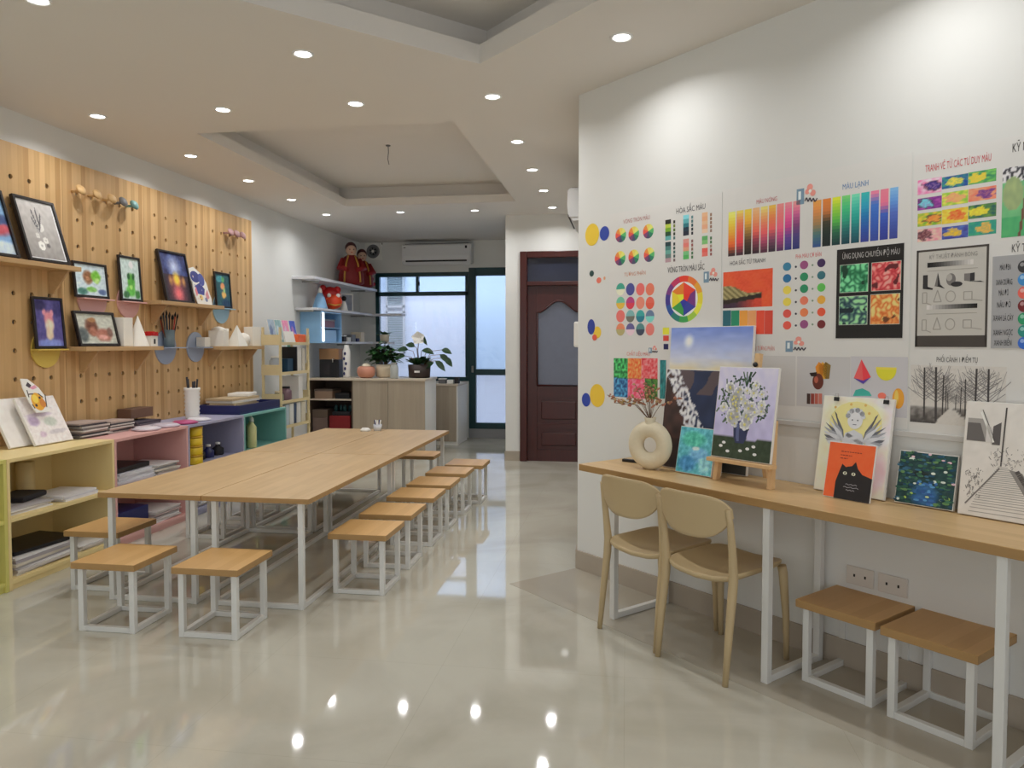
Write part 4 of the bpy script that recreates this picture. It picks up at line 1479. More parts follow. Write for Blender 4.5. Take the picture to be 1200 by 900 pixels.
book('white upright book, left one on the second rack level', 0.47, 1.11, 0.10, 0.27, (226, 222, 214))
book('black thin book beside the white ones on the second rack level', 0.445, 1.11, 0.02, 0.28, (36, 36, 40))
book('white upright book, right one on the second rack level', 0.60, 1.11, 0.07, 0.26, (220, 214, 200))
jar('ceramic_cup', 'small grey green pot on the third rack level', 0.18, 0.12, 0.80, 0.055, 0.09, mat('sage_pot', rgb(150, 150, 120), 0.5), M_CREAM)
jar('glass_jar', 'brownish pink jar on the third rack level', 0.34, 0.12, 0.80, 0.07, 0.13, mat('plum_jar', rgb(130, 100, 110), 0.3), M_DARK)
book('white upright binder on the third rack level', 0.49, 0.80, 0.11, 0.26, (232, 230, 226))
book('cream binder, first on the lowest visible rack level', 0.05, 0.53, 0.09, 0.22, (226, 204, 190))
book('pale blue binder, second on the lowest visible rack level', 0.16, 0.53, 0.08, 0.23, (190, 204, 214))
book('white binder, third on the lowest visible rack level', 0.26, 0.53, 0.10, 0.235, (230, 230, 226))
book('dark blue thin binder, fourth on the lowest visible rack level', 0.375, 0.53, 0.05, 0.23, (60, 80, 110))
book('white binder, fifth on the lowest visible rack level', 0.44, 0.53, 0.10, 0.235, (226, 226, 222))
book('cream white binder at the right end of the lowest visible rack level', 0.56, 0.53, 0.11, 0.235, (224, 216, 196))

# ================================================================ BACK OF THE ROOM
CF = 9.1                                    # front of the counter
CT = 0.985
t = thing('reception_counter', 'washed oak counter with a pale top at the back of the room', 'counter', (-3.43, CF, 0))
mb = MB(M_COUNTER)
mb.box(0, 0.46, 0, 0.018, 0.06, CT - 0.03, bev=0.002)
mb.box(0.464, 0.94, 0, 0.018, 0.06, CT - 0.03, bev=0.002)
mb.build('front_panel', t)
MB(M_WHITE).box(0.922, 0.94, 0.019, 0.56, 0.0, CT - 0.03).build('side_panel', t)
MB(M_DARKSHELF).box(0.0, 0.92, 0.03, 0.55, 0.0, 0.059).build('plinth', t)
MB(M_DARKSHELF).box(0.0, 0.018, 0.019, 0.55, 0.06, CT - 0.03).build('side_panel', t)
MB(M_COUNTERTOP).box(-0.60, 0.955, -0.012, 0.57, CT - 0.029, CT, bev=0.003).build('counter_top', t)
t = thing('open_cabinet', 'dark open cabinet left of the counter panel, holding boxes', 'cabinet', (-4.03, CF + 0.01, 0))
mb = MB(M_DARKSHELF)
mb.box(0.002, 0.02, 0, 0.54, 0, CT - 0.031)
mb.box(0.578, 0.596, 0, 0.54, 0, CT - 0.031)
mb.box(0.02, 0.578, 0.52, 0.54, 0, CT - 0.031)
mb.box(0.02, 0.578, 0.0, 0.52, 0.04, 0.06)
mb.build('carcass', t)
MB(M_COUNTERTOP).box(0.0205, 0.5775, 0.0, 0.519, 0.70, 0.718).build('shelf_board', t)


def bx(name, lab, cat, x0, x1, y0, y1, z0, z1, m, bev=0.004, lid=None):
    t = thing(name, lab, cat, ((x0 + x1) / 2, (y0 + y1) / 2, z0 + 0.0005))
    a, c = (x1 - x0) / 2, (y1 - y0) / 2
    h = z1 - z0
    MB(m).box(-a, a, -c, c, 0, h * (0.8 if lid else 1), bev=bev).build('box_body', t)
    if lid:
        MB(lid).box(-a - 0.003, a + 0.003, -c - 0.003, c + 0.003, h * 0.8 + 0.0005, h, bev=bev).build('lid', t)
    return t


bx('storage_box', 'brown card box on the upper board of the dark open cabinet', 'box', -3.96, -3.72, 9.14, 9.45, 0.718, 0.84, mat('kraft_box', rgb(150, 124, 104), 0.7), lid=mat('kraft_lid', rgb(96, 82, 74), 0.7))
bx('storage_box', 'black low box beside the brown one on the upper board of the dark cabinet', 'box', -3.69, -3.50, 9.16, 9.45, 0.718, 0.79, M_BLACK, lid=M_DARK)
bx('storage_box', 'red low crate at the bottom of the dark open cabinet', 'box', -3.76, -3.48, 9.13, 9.5, 0.06, 0.50, M_DEEPRED)
bx('storage_box', 'grey brown box at the bottom left of the dark open cabinet', 'box', -3.99, -3.79, 9.14, 9.5, 0.06, 0.58, mat('taupe_box', rgb(112, 92, 84), 0.7), lid=M_DARKSHELF)
t = thing('paint_bottle_crate', 'dark green tray on the red crate in the open cabinet', 'tray', (-3.62, 9.30, 0.501))
MB(M_DARK).box(-0.12, 0.12, -0.12, 0.12, 0, 0.05, bev=0.006).build('tray_body', t)
for i in range(4):
    MB(mat('dark_teal_cap', rgb(30, 70, 74), 0.5)).lathe([(0.024, 0.0505), (0.024, 0.11), (0.012, 0.13), (0.001, 0.131)], n=14, at=(-0.09 + 0.06 * i, -0.06 + 0.03 * (i % 2), 0)).build('bottle_top', t)
# second, lower cabinet under the window
t = thing('side_cabinet', 'narrow grey oak cabinet with white side under the back window', 'cabinet', (-2.64, 10.25, 0))
MB(M_COUNTER).box(0.0, 0.29, 0, 0.018, 0.05, 0.83, bev=0.002).build('door', t)
mb = MB(M_WHITE)
mb.box(0.292, 0.31, 0.0, 0.62, 0.0, 0.83)
mb.box(0.0, 0.29, 0.019, 0.62, 0.0, 0.83)
mb.build('carcass', t)
MB(M_COUNTERTOP).box(-0.01, 0.32, -0.012, 0.63, 0.8305, 0.86, bev=0.003).build('cabinet_top', t)
for i, (x, w_, h, m, lab) in enumerate([(-2.58, 0.10, 0.07, M_GREYP, 'small grey box on the narrow cabinet under the window, leftmost'), (-2.46, 0.09, 0.05, M_WHITE, 'small white box in the middle of the narrow cabinet top'), (-2.37, 0.06, 0.09, M_DARK, 'small dark tin at the right end of the narrow cabinet top')]):
    bx('small_box', lab, 'box', x - w_ / 2, x + w_ / 2, 10.34, 10.44, 0.86, 0.86 + h, m, 0.003, lid=M_WHITE if i == 0 else None)

# things on the counter
t = thing('coffee_machine', 'black machine with a brown wooden hood on the counter by the left wall', 'coffee machine', (-3.80, 9.36, CT + 0.0005))
MB(M_BLACK).box(-0.13, 0.13, -0.13, 0.13, 0, 0.235, bev=0.008).build('machine_body', t)
MB(mat('brown_hood', rgb(150, 112, 76), 0.5)).box(-0.13, 0.13, -0.13, 0.13, 0.2355, 0.375, bev=0.004).build('hood', t)
MB(M_DARK).box(-0.10, 0.02, -0.134, -0.1305, 0.05, 0.19, bev=0.001).build('front_panel', t)
MB(M_STEEL).tube([(0.07, -0.13, 0.24), (0.07, -0.17, 0.235), (0.07, -0.17, 0.20)], 0.01).build('spout', t)
t = thing('patterned_bottle', 'tall white cylinder with blue pattern beside the black machine', 'vase', (-3.60, 9.34, CT + 0.0005))
mb = MB(M_WHITE, M_NAVY)
mb.lathe([(0.045, 0), (0.05, 0.01), (0.05, 0.34), (0.03, 0.40), (0.03, 0.42)], n=28)
mb.build('body', t)
for i in range(5):
    mb = MB(M_NAVY)
    a = -1.9 + 0.25 * (i % 3)
    mb.ball(0.0505 * math.cos(a), 0.0505 * math.sin(a), 0.05 + i * 0.065, 0.016, 0.008, 0.022, n=10)
    mb.build('painted_spot', t)
t = thing('copper_pot', 'pinkish copper bowl on the counter in front of the bushy plant', 'bowl', (-3.30, 9.24, CT + 0.0005))
MB(M_COPPER).lathe([(0.07, 0), (0.105, 0.03), (0.118, 0.08), (0.11, 0.13), (0.085, 0.15), (0.075, 0.15), (0.10, 0.08), (0.06, 0.012), (0.001, 0.012)], n=32).build('bowl', t)
MB(M_CREAM).ball(0, 0, 0.145, 0.06, 0.06, 0.045).build('filling', t)


def leaf(mb, p, d, up, L_, W_, m=0, fold=0.15, droop=0.25):
    d = Vector(d).normalized()
    s = d.cross(Vector(up)).normalized()
    n = s.cross(d).normalized()
    p = Vector(p)
    rows = []
    for t_, wd in ((0, 0.08), (0.25, 0.8), (0.5, 1.0), (0.78, 0.65), (1.0, 0.03)):
        c = p + d * (L_ * t_) - Vector((0, 0, 1)) * (droop * L_ * t_ * t_)
        rows.append([c - s * (W_ * wd / 2) + n * (fold * W_ * wd), c, c + s * (W_ * wd / 2) + n * (fold * W_ * wd)])
    for a, b_ in zip(rows, rows[1:]):
        for k in (0, 1):
            mb.face([a[k], a[k + 1], b_[k + 1], b_[k]], m, None, True)


t = thing('potted_plant', 'bushy green plant in a cream pot on the counter', 'plant', (-3.11, 9.40, CT + 0.0005))
MB(M_CREAM).lathe([(0.075, 0), (0.10, 0.02), (0.11, 0.12), (0.105, 0.17), (0.095, 0.17), (0.095, 0.14), (0.001, 0.14)], n=32).build('pot', t)
lm = MB(M_LEAF)
st = MB(M_STEM)
rnd = random.Random(5)
for i in range(40):
    a = rnd.uniform(0, 2 * PI)
    r = rnd.uniform(0.03, 0.19)
    h = 0.47 - r * 0.8 + rnd.uniform(-0.08, 0.03)
    tip = Vector((r * math.cos(a), r * math.sin(a) * 0.8, h))
    st.tube([(0.02 * math.cos(a), 0.02 * math.sin(a), 0.142), (tip.x * 0.55, tip.y * 0.55, h * 0.8), tip], 0.003, n=5)
    for k in range(6):
        b_ = a + rnd.uniform(-1.7, 1.7)
        leaf(lm, tip * (1 - 0.09 * k) + Vector((0, 0, 0.01 * k)), (math.cos(b_), math.sin(b_), rnd.uniform(-0.3, 0.5)), (0, 0, 1), rnd.uniform(0.08, 0.125), rnd.uniform(0.055, 0.085))
st.build('stems', t)
o = lm.build('foliage', t, recalc=False)
t = thing('glass_jar', 'clear glass jar between the bushy plant and the dark planter', 'jar', (-2.905, 9.17, CT + 0.0005))
MB(mat('pale_glass', rgb(186, 190, 186), 0.1)).lathe([(0.045, 0), (0.052, 0.008), (0.052, 0.14), (0.038, 0.17), (0.038, 0.18)], n=26).build('body', t)
MB(M_STEEL).lathe([(0.04, 0.1805), (0.04, 0.2)], n=26).build('lid', t)
t = thing('planter', 'dark brown planter of arching glossy leaves with a white flower on the counter', 'plant', (-2.63, 9.36, CT + 0.0005))
mb = MB(M_PLANTER)
mb.lathe([(0.12, 0), (0.138, 0.005), (0.148, 0.17), (0.142, 0.17), (0.13, 0.15), (0.001, 0.15)], n=36, sy=0.75)
mb.build('pot', t)
MB(M_WHITE).box(-0.035, 0.035, -0.115, -0.1095, 0.07, 0.095, bev=0.001).build('name_plate', t)
lm = MB(M_DLEAF)
st = MB(M_STEM)
for i in range(44):
    a = 2 * PI * i / 22 + rnd.uniform(-0.2, 0.2)
    k_ = 1 - 0.5 * (i // 22)
    leaf(lm, (0.10 * k_ * math.cos(a), 0.06 * k_ * math.sin(a), 0.15 + rnd.uniform(0, 0.07)), (math.cos(a), math.sin(a) * 0.7, rnd.uniform(0.4, 1.6)), (0, 0, 1), rnd.uniform(0.09, 0.14), 0.075)
for (x, z, lx, lz, L_) in ((-0.14, 0.36, -0.9, 0.2, 0.14), (-0.05, 0.40, -0.8, 0.4, 0.13), (0.06, 0.36, 0.9, -0.1, 0.16), (0.30, 0.36, 1.0, -0.1, 0.15), (0.28, 0.30, 0.9, -0.5, 0.16), (0.22, 0.22, 0.9, -0.6, 0.17), (0.16, 0.33, -0.6, 0.3, 0.13), (0.20, 0.20, -0.7, -0.3, 0.14), (-0.18, 0.28, -1.0, 0.1, 0.12), (0.34, 0.26, 0.8, -0.6, 0.14)):
    st.tube([(x * 0.15, 0, 0.14), (x * 0.55, -0.02, z * 0.95), (x, -0.03, z)], 0.004, n=6)
    leaf(lm, (x, -0.03, z), (lx, -0.25, lz), (0, -0.8, 0.6), L_, 0.085)
st.tube([(0.0, 0, 0.14), (-0.02, 0, 0.36), (0.0, -0.01, 0.50)], 0.005, n=6)
st.build('stems', t)
lm.build('foliage', t, recalc=False)
fl = MB(M_WHITE)
for k in range(5):
    a = 2 * PI * k / 5 + 0.4
    leaf(fl, (0, -0.02, 0.51), (math.cos(a), -0.35, math.sin(a) * 0.9), (0, -1, 0.2), 0.095, 0.10, droop=0.0)
fl.build('flower', t, recalc=False)
lm = MB(M_DLEAF)
leaf(lm, (0.02, -0.02, 0.55), (0.7, -0.2, -0.7), (0, -1, 0.3), 0.14, 0.06)
lm.build('dark_petal', t, recalc=False)

# ------------------------------------------------ shelves in the back left corner
XW = XL - 0.03
M_SHELFW = mat('white_shelf_board', rgb(222, 222, 226), 0.45)
t = thing('corner_shelf', 'white board shelf high in the back left corner, carrying the red dolls', 'shelf', (XW, 8.72, 2.25))
MB(M_SHELFW).box(0.001, 0.29, 0, 2.37, -0.035, 0, bev=0.003).build('board', t)
for y in (0.3, 2.0):
    MB(M_STEEL).box(0.001, 0.22, y, y + 0.02, -0.055, -0.0355).build('bracket', t)
t = thing('corner_shelf', 'white middle shelf in the back left corner, turning along the window', 'shelf', (XW, 8.80, 1.87))
mb = MB(M_SHELFW)
mb.box(0.001, 0.29, 0, 2.29, -0.03, 0, bev=0.003)
mb.box(0.2905, 0.74, 2.05, 2.27, -0.03, 0, bev=0.003)
mb.build('board', t)
for y in (0.05, 1.9):
    MB(M_STEEL).box(0.001, 0.22, y, y + 0.02, -0.05, -0.0305).build('bracket', t)
t = thing('corner_shelf', 'white lowest shelf in the back left corner, crowded with small things', 'shelf', (XW, 9.76, 1.45))
mb = MB(M_SHELFW)
mb.box(0.001, 0.29, 0, 1.34, -0.03, 0, bev=0.003)
mb.box(0.2905, 0.56, 1.10, 1.32, -0.03, 0, bev=0.003)
mb.build('board', t)
MB(M_STEEL).box(0.001, 0.22, 0.4, 0.42, -0.05, -0.0305).build('bracket', t)
# light blue lit display case under the middle shelf
t = thing('display_case', 'pale blue display case with a bright light strip under the corner shelf', 'display case', (XW, 8.95, 1.432))
mb = MB(M_LBLUE)
mb.box(0.002, 0.275, 0, 0.015, 0, 0.40)
mb.box(0.002, 0.275, 0.685, 0.70, 0, 0.40)
mb.box(0.002, 0.275, 0.0151, 0.6849, 0, 0.015)
mb.box(0.002, 0.275, 0.0151, 0.6849, 0.385, 0.40)
mb.box(0.002, 0.012, 0.0151, 0.6849, 0.015, 0.385)
mb.build('case', t)
MB(mat('lit_strip', (1, 1, 1, 1), 0.5, emit=(0.85, 0.95, 1.0, 1), estr=2.2)).box(0.276, 0.288, 0.04, 0.085, 0.02, 0.385, bev=0.002).build('light_strip', t)
MB(M_LBLUE).box(0.014, 0.26, 0.0155, 0.6845, 0.19, 0.2).build('inner_shelf', t)
bx('toy_box', 'sky blue box on the bottom of the lit display case', 'box', XW + 0.06, XW + 0.24, 9.10, 9.55, 1.4475, 1.60, M_LBLUE)
bx('toy_box', 'maroon and grey box on the inner shelf of the lit display case', 'box', XW + 0.06, XW + 0.24, 9.12, 9.50, 1.6325, 1.74, mat('maroon_box', rgb(120, 70, 84), 0.5), lid=M_GREYP)
MB_ = None
# red and gold dolls on the top shelf
def doll(lab, y, x, s, lean):
    t = thing('festive_doll', lab, 'doll', (x, y, 2.2506), 0.5, 'red and gold dolls on the corner shelf')
    b_ = MB(M_DEEPRED)
    b_.lathe([(0.14 * s, 0), (0.17 * s, 0.02 * s), (0.165 * s, 0.14 * s), (0.135 * s, 0.28 * s), (0.09 * s, 0.37 * s), (0.045 * s, 0.40 * s)], n=28, sy=0.7)
    b_.build('robe', t)
    h_ = MB(mat('doll_skin', rgb(214, 176, 152), 0.6))
    h_.ball(0.0, -0.008 * s, 0.46 * s, 0.07 * s, 0.068 * s, 0.082 * s)
    h_.build('head', t)
    c_ = MB(mat('dark_hair_red', rgb(70, 22, 26), 0.6))
    c_.ball(0.0, 0.014 * s, 0.49 * s, 0.077 * s, 0.072 * s, 0.085 * s)
    c_.build('hair', t)
    g_ = MB(M_GOLD)
    for sgn in (-1, 1):
        g_.tube([(sgn * 0.045 * s, -0.055 * s, 0.385 * s), (sgn * 0.075 * s, -0.09 * s, 0.28 * s), (sgn * 0.10 * s, -0.112 * s, 0.14 * s), (sgn * 0.105 * s, -0.117 * s, 0.03 * s)], 0.012 * s, n=8)
    g_.build('gold_trim', t)
    r_ = MB(mat('maroon_sleeve', rgb(150, 22, 26), 0.6))
    for sgn in (-1, 1):
        r_.tube([(sgn * 0.10 * s, 0, 0.33 * s), (sgn * 0.155 * s, -0.06 * s, 0.22 * s), (sgn * 0.06 * s, -0.13 * s, 0.19 * s)], [0.045 * s, 0.045 * s, 0.03 * s], n=10)
    r_.build('sleeves', t)
    for sgn in (-1, 1):
        MB(M_BLACK).ball(sgn * 0.026 * s, -0.073 * s, 0.465 * s, 0.008 * s, n=8).build('eye', t)
    MB(M_RED).ball(0, -0.075 * s, 0.425 * s, 0.013 * s, 0.005 * s, 0.006 * s, n=8).build('mouth', t)
    return t


doll('larger red and gold festive doll at the back of the high corner shelf', 10.15, XW + 0.225, 1.05, 0)
doll('smaller red and gold festive doll beside the larger one, nearer the window', 10.62, XW + 0.215, 0.98, 0)
t = thing('festive_garland', 'red and gold tinsel garland heaped in front of the festive dolls', 'garland', (XW + 0.20, 10.96, 2.262))
gm = MB(M_RED, M_GOLD)
for i in range(26):
    gm.ball(rnd.uniform(-0.06, 0.06), rnd.uniform(-0.10, 0.09), rnd.uniform(0.02, 0.16), 0.028, m=i % 4 == 0, n=8)
gm.build('tinsel', t)
# middle shelf
t = thing('blue_bottle', 'pale blue cone shaped bottle with a white tip on the middle corner shelf', 'bottle', (XW + 0.18, 9.16, 1.8706))
MB(M_LBLUE).lathe([(0.09, 0), (0.095, 0.01), (0.06, 0.14), (0.03, 0.2)], n=28).build('body', t)
MB(M_WHITE).lathe([(0.031, 0.2005), (0.022, 0.25), (0.004, 0.275)], n=20).build('tip', t)
t = thing('red_toy_lion', 'red and orange toy lion head on the middle corner shelf', 'toy', (XW + 0.16, 9.56, 1.8706), 0.6)
MB(M_RED).ball(0, 0.02, 0.16, 0.15, 0.09, 0.155).build('mane', t)
MB(mat('orange_red', rgb(226, 72, 32), 0.4)).ball(0.03, -0.05, 0.11, 0.115, 0.07, 0.10).build('muzzle', t)
MB(M_RED).ball(-0.10, 0.01, 0.285, 0.05, 0.04, 0.05).build('ear', t)
MB(M_RED).ball(0.09, 0.01, 0.27, 0.05, 0.04, 0.05).build('ear', t)
for sx in (-0.04, 0.08):
    MB(M_WHITE).ball(sx, -0.085, 0.19, 0.028, 0.018, 0.028).build('eye', t)
MB(M_GOLD).tube([(-0.06, -0.105, 0.075), (0.03, -0.125, 0.06), (0.12, -0.1, 0.075)], 0.01).build('mouth', t)
t = thing('framed_photo', 'small framed photo standing right of the red toy on the middle shelf', 'framed picture', (XW + 0.16, 10.15, 1.8706), 0.9)
MB(M_WHITE).box(-0.10, 0.10, 0, 0.015, 0, 0.26, bev=0.002).build('frame', t)
MB(mat('grey_photo', rgb(150, 156, 170), 0.3, var=0.4, scale=14)).box(-0.08, 0.08, -0.003, -0.0005, 0.02, 0.24).build('photo', t)
t = thing('figurine', 'small white figurine with a black head on the middle corner shelf', 'figurine', (XW + 0.20, 9.93, 1.8706))
MB(M_WHITE).lathe([(0.05, 0), (0.055, 0.01), (0.035, 0.10), (0.015, 0.14)], n=22).build('body', t)
MB(M_BLACK).ball(0, 0, 0.175, 0.036, n=14).build('head', t)
# crowded lowest shelf
ITEMS = [(9.86, 0.10, 0.09, M_DARK, 'dark little box, first on the lowest corner shelf'), (10.02, 0.12, 0.06, M_WHITE, 'white little box, second on the lowest corner shelf'),
         (10.20, 0.14, 0.10, M_GREYP, 'grey little box, third on the lowest corner shelf'), (10.38, 0.10, 0.05, M_NAVY, 'navy little box, fourth on the lowest corner shelf'), (10.56, 0.14, 0.14, M_CREAM, 'cream little box, fifth on the lowest corner shelf')]
for y, d, h, m, lab in ITEMS:
    bx('small_box', lab, 'box', XW + 0.08, XW + 0.24, y - d / 2, y + d / 2, 1.4505, 1.4505 + h, m, 0.003, lid=M_WHITE if m is M_DARK else None)
t = thing('potted_plant', 'tiny trailing plant in a cream pot on the lowest corner shelf', 'plant', (XW + 0.44, 10.96, 1.4506))
MB(M_CREAM).lathe([(0.05, 0), (0.065, 0.01), (0.075, 0.11), (0.068, 0.11), (0.062, 0.095), (0.001, 0.095)], n=24).build('pot', t)
lm = MB(M_LEAF)
for i in range(22):
    a = rnd.uniform(0, 2 * PI)
    leaf(lm, (0.03 * math.cos(a), 0.03 * math.sin(a), 0.10), (math.cos(a), math.sin(a) * 0.7, rnd.uniform(0.1, 1.6)), (0, 0, 1), rnd.uniform(0.08, 0.14), 0.035)
lm.build('foliage', t, recalc=False)
t = thing('wall_poster', 'small teal and green sticker picture low on the far left wall by the rack', 'poster', (XW + 0.001, 8.62, 1.05), RZL)
a = Art()
a.grid(A((200, 214, 214), [(0.5, 0.75, 0.3, 0.2, (70, 130, 110)), (0.4, 0.45, 0.3, 0.18, (120, 180, 180)), (0.6, 0.2, 0.35, 0.16, (110, 150, 170))], 10, 8, 71), -0.09, 0, 0.09, 0.46, 10, 22)
a.build('picture', t, (0, -0.002, 0))

# ------------------------------------------------ air conditioner on the back wall
def aircon(name, lab, loc, rz, w, h, d):
    t = thing(name, lab, 'air conditioner', loc, rz)
    M_AC = mat('ac_white', rgb(222, 222, 222), 0.35, var=0.01)
    prof = [(0, 0.02), (-d * 0.75, 0.0), (-d * 0.96, 0.06), (-d, 0.13), (-d * 0.97, h - 0.02), (-d * 0.85, h), (0, h)]
    MB(M_AC).prism([(y, z) for y, z in prof], -w / 2, w / 2, plane='yz').build('housing', t)
    for s in (-1, 1):
        MB(M_AC).box(s * w / 2 - (0 if s > 0 else 0.012), s * w / 2 + (0.012 if s > 0 else 0), -d * 0.92, -0.002, 0.03, h - 0.012, bev=0.004).build('end_cap', t)
    MB(M_BLACK).box(-w / 2 + 0.05, w / 2 - 0.05, -d * 0.985, -d * 0.93, 0.045, 0.068, bev=0.002).build('air_outlet', t)
    MB(M_DARK).box(-w / 2 + 0.03, w / 2 - 0.03, -d * 0.8, -0.02, h + 0.0005, h + 0.008).build('intake_grille', t)
    MB(M_BLACK).box(w / 2 - 0.075, w / 2 - 0.045, -d * 1.001, -d * 0.975, h - 0.075, h - 0.035).build('display', t)
    MB(M_GREYP).box(-w / 2 + 0.02, -w / 2 + 0.05, -d * 1.001, -d * 0.975, h - 0.06, h - 0.045).build('badge', t)
    return t


aircon('air_conditioner', 'white split air conditioner high on the back wall above the window', (-2.80, YB - 0.001, 2.595), 0.0, 1.03, 0.31, 0.21)
aircon('air_conditioner', 'white air conditioner on the hidden wall, edge showing past the poster wall corner', (-0.302, 6.65, 2.44), -PI / 2, 0.80, 0.27, 0.19)
t = thing('wall_mounted_dispenser', 'small white dispenser on the hidden wall, edge showing past the poster wall corner', 'dispenser', (-0.302, 5.66, 1.40), -PI / 2)
MB(M_WHITE).box(-0.08, 0.08, -0.085, -0.001, 0, 0.19, bev=0.012).build('case', t)
MB(M_GREYP).box(-0.05, 0.05, -0.06, -0.03, -0.004, -0.0002).build('slot', t)
t = thing('exhaust_fan', 'square grey exhaust fan high on the back wall left of the air conditioner', 'fan', (-3.83, YB - 0.001, 2.70))
MB(M_WHITE).box(-0.13, 0.13, -0.03, 0, 0, 0.26, bev=0.006).build('housing', t)
k = MB(M_GREYP)
n = 28
k.loft([[(r * math.cos(2 * PI * i / n), y, 0.13 + r * math.sin(2 * PI * i / n)) for i in range(n)] for r, y in ((0.105, -0.0305), (0.10, -0.045), (0.065, -0.045), (0.06, -0.031))], cap=False)
k.build('ring', t)
k = MB(M_DARK)
k.loft([[(0.0595 * math.cos(2 * PI * i / n), y, 0.13 + 0.0595 * math.sin(2 * PI * i / n)) for i in range(n)] for y in (-0.0305, -0.033)])
k.build('grille_back', t)
for i in range(6):
    a0 = i * PI / 3
    k = MB(M_GREYP)
    k.face([(0.018 * math.cos(a0), -0.042, 0.13 + 0.018 * math.sin(a0)), (0.055 * math.cos(a0 - 0.25), -0.038, 0.13 + 0.055 * math.sin(a0 - 0.25)), (0.055 * math.cos(a0 + 0.35), -0.044, 0.13 + 0.055 * math.sin(a0 + 0.35)), (0.018 * math.cos(a0 + 0.9), -0.042, 0.13 + 0.018 * math.sin(a0 + 0.9))])
    k.build('blade', t)
MB(M_WHITE).ball(0, -0.042, 0.13, 0.022, 0.008, 0.022).build('hub', t)
t = thing('vent_slot', 'dark narrow vent slot on the back wall above the exhaust fan', 'vent', (-3.82, YB - 0.001, 2.935))
MB(M_DARK).box(-0.13, 0.13, -0.012, 0, 0, 0.025, bev=0.002).build('slot', t)

# ================================================================ POSTER WALL (local x along the wall, local y into it)
def wall_sheet(name, lab, s0, s1, z0, z1, cat='poster', group=None, color=(228, 226, 222), th=0.0015):
    t = thing(name, lab, cat, PB(s0, -th - 0.0005, z0), RZB, group)
    MB(mat('poster_paper_%d_%d_%d' % color, rgb(*color), 0.5, var=0.01)).box(0, s1 - s0, 0, th, 0, z1 - z0).build('sheet', t)
    t['_o'] = (s0, z0)
    return t


class WArt(Art):
    """drawing surveyed from the photo: px() gives sheet coordinates of a photo mark"""
    def __init__(self, o):
        super().__init__(0.0004)
        self.o = o

    def px(self, x, y):
        s, z = SB(x, y)
        return (s - self.o[0], z - self.o[1])

    def q(self, x0, y0, x1, y1, c, x0b=None):
        """upright rectangle from two photo corners (top-left, bottom-right)"""
        a, b_ = self.px(x0, y0), self.px(x1, y1)
        return self.rect(a[0], b_[1], b_[0], a[1], c)

    def d(self, x, y, r, c, rz=None, **k):
        p = self.px(x, y)
        u = abs(self.px(x + r, y)[0] - p[0])
        v = abs(self.px(x, y - (rz or r))[1] - p[1])
        return self.disc(p[0], p[1], u, c, v, **k)


OS = {}


def sheet_px(name, lab, s0, s1, z0, z1, **k):
    t = wall_sheet(name, lab, s0, s1, z0, z1, **k)
    del t['_o']
    OS[t.name] = (s0, z0)
    return t


def caption(t, body, x0, x1, y, size, color):
    o = OS[t.name]
    a, b_ = SB(x0, y), SB(x1, y)
    zc = SB((x0 + x1) / 2, y)[1]
    return text_mesh('caption', body, size, t, ((a[0] + b_[0]) / 2 - o[0], -0.0009, zc - o[1]), color, width=b_[0] - a[0])


WHEEL = [(232, 60, 40), (240, 110, 50), (246, 150, 50), (250, 200, 60), (236, 220, 70), (150, 190, 70), (60, 150, 80), (40, 120, 110), (44, 80, 150), (60, 50, 130), (110, 50, 120), (180, 50, 90)]


def wheel(a, cx, cy, rx, rz, inner=0.0, k=0, cols=WHEEL, rot=PI / 2):
    n = len(cols)
    for i, c in enumerate(cols):
        pts = []
        for j in range(5):
            t = rot - 2 * PI * (i - 0.5 + j / 4) / n
            pts.append((cx + rx * math.cos(t), cz_(cy) + rz * math.sin(t)))
        if inner:
            for j in range(4, -1, -1):
                t = rot - 2 * PI * (i - 0.5 + j / 4) / n
                pts.append((cx + rx * inner * math.cos(t), cy + rz * inner * math.sin(t)))
        else:
            pts.append((cx, cy))
        a.poly(pts, c, k)


def cz_(v):
    return v


# ---- sheet 1
t1 = sheet_px('poster_sheet', 'white poster sheet with the colour wheel, left of the three on the wall', 0.285, 1.101, 1.10, 2.195, group='white art class poster sheets')
for (x, y) in ((727.8, 275.6), (743, 274), (760, 271), (727, 302.7), (743, 301), (761, 298.5)):
    a = WArt(OS[t1.name])
    p = a.px(x, y)
    wheel(a, p[0], p[1], a.px(x + 6.3, y)[0] - p[0], a.px(x, y - 8.5)[1] - p[1], cols=[(240, 130, 60), (246, 196, 90), (210, 210, 110), (80, 170, 100), (40, 120, 90), (70, 70, 100), (120, 60, 100), (226, 80, 70)], rot=PI * 0.75)
    a.build('small_wheel', t1)
a = WArt(OS[t1.name])
COLS = [(780, 258, [(30, 34, 24), (176, 196, 70), (110, 160, 40), (30, 70, 44), (90, 160, 160)]), (780, 284, [(28, 56, 62), (70, 120, 116), (96, 156, 146), (90, 120, 116), (170, 140, 146)]),
        (801, 252.5, [(120, 196, 206), (90, 164, 170), (40, 110, 120), (26, 50, 66), (30, 34, 50)]), (801, 280.5, [(206, 140, 130), (230, 120, 110), (210, 150, 120), (110, 180, 120), (80, 170, 90)]),
        (823, 249.5, [(226, 170, 130), (220, 160, 120), (230, 176, 140), (226, 160, 126), (230, 186, 160)]), (823, 277, [(90, 160, 96), (120, 180, 110), (240, 200, 180), (226, 90, 80), (220, 110, 100)])]
for x, y, cs in COLS:
    for i, c in enumerate(cs):
        a.q(x, y + i * 4.7, x + 6.6, y + i * 4.7 + 4.2, c)
        a.q(x + 9.4, y + i * 4.7 + 0.4, x + 11.6, y + i * 4.7 + 3.6, lerp(c, (30, 30, 30), 0.45))
a.build('swatch_table', t1)
a = WArt(OS[t1.name])
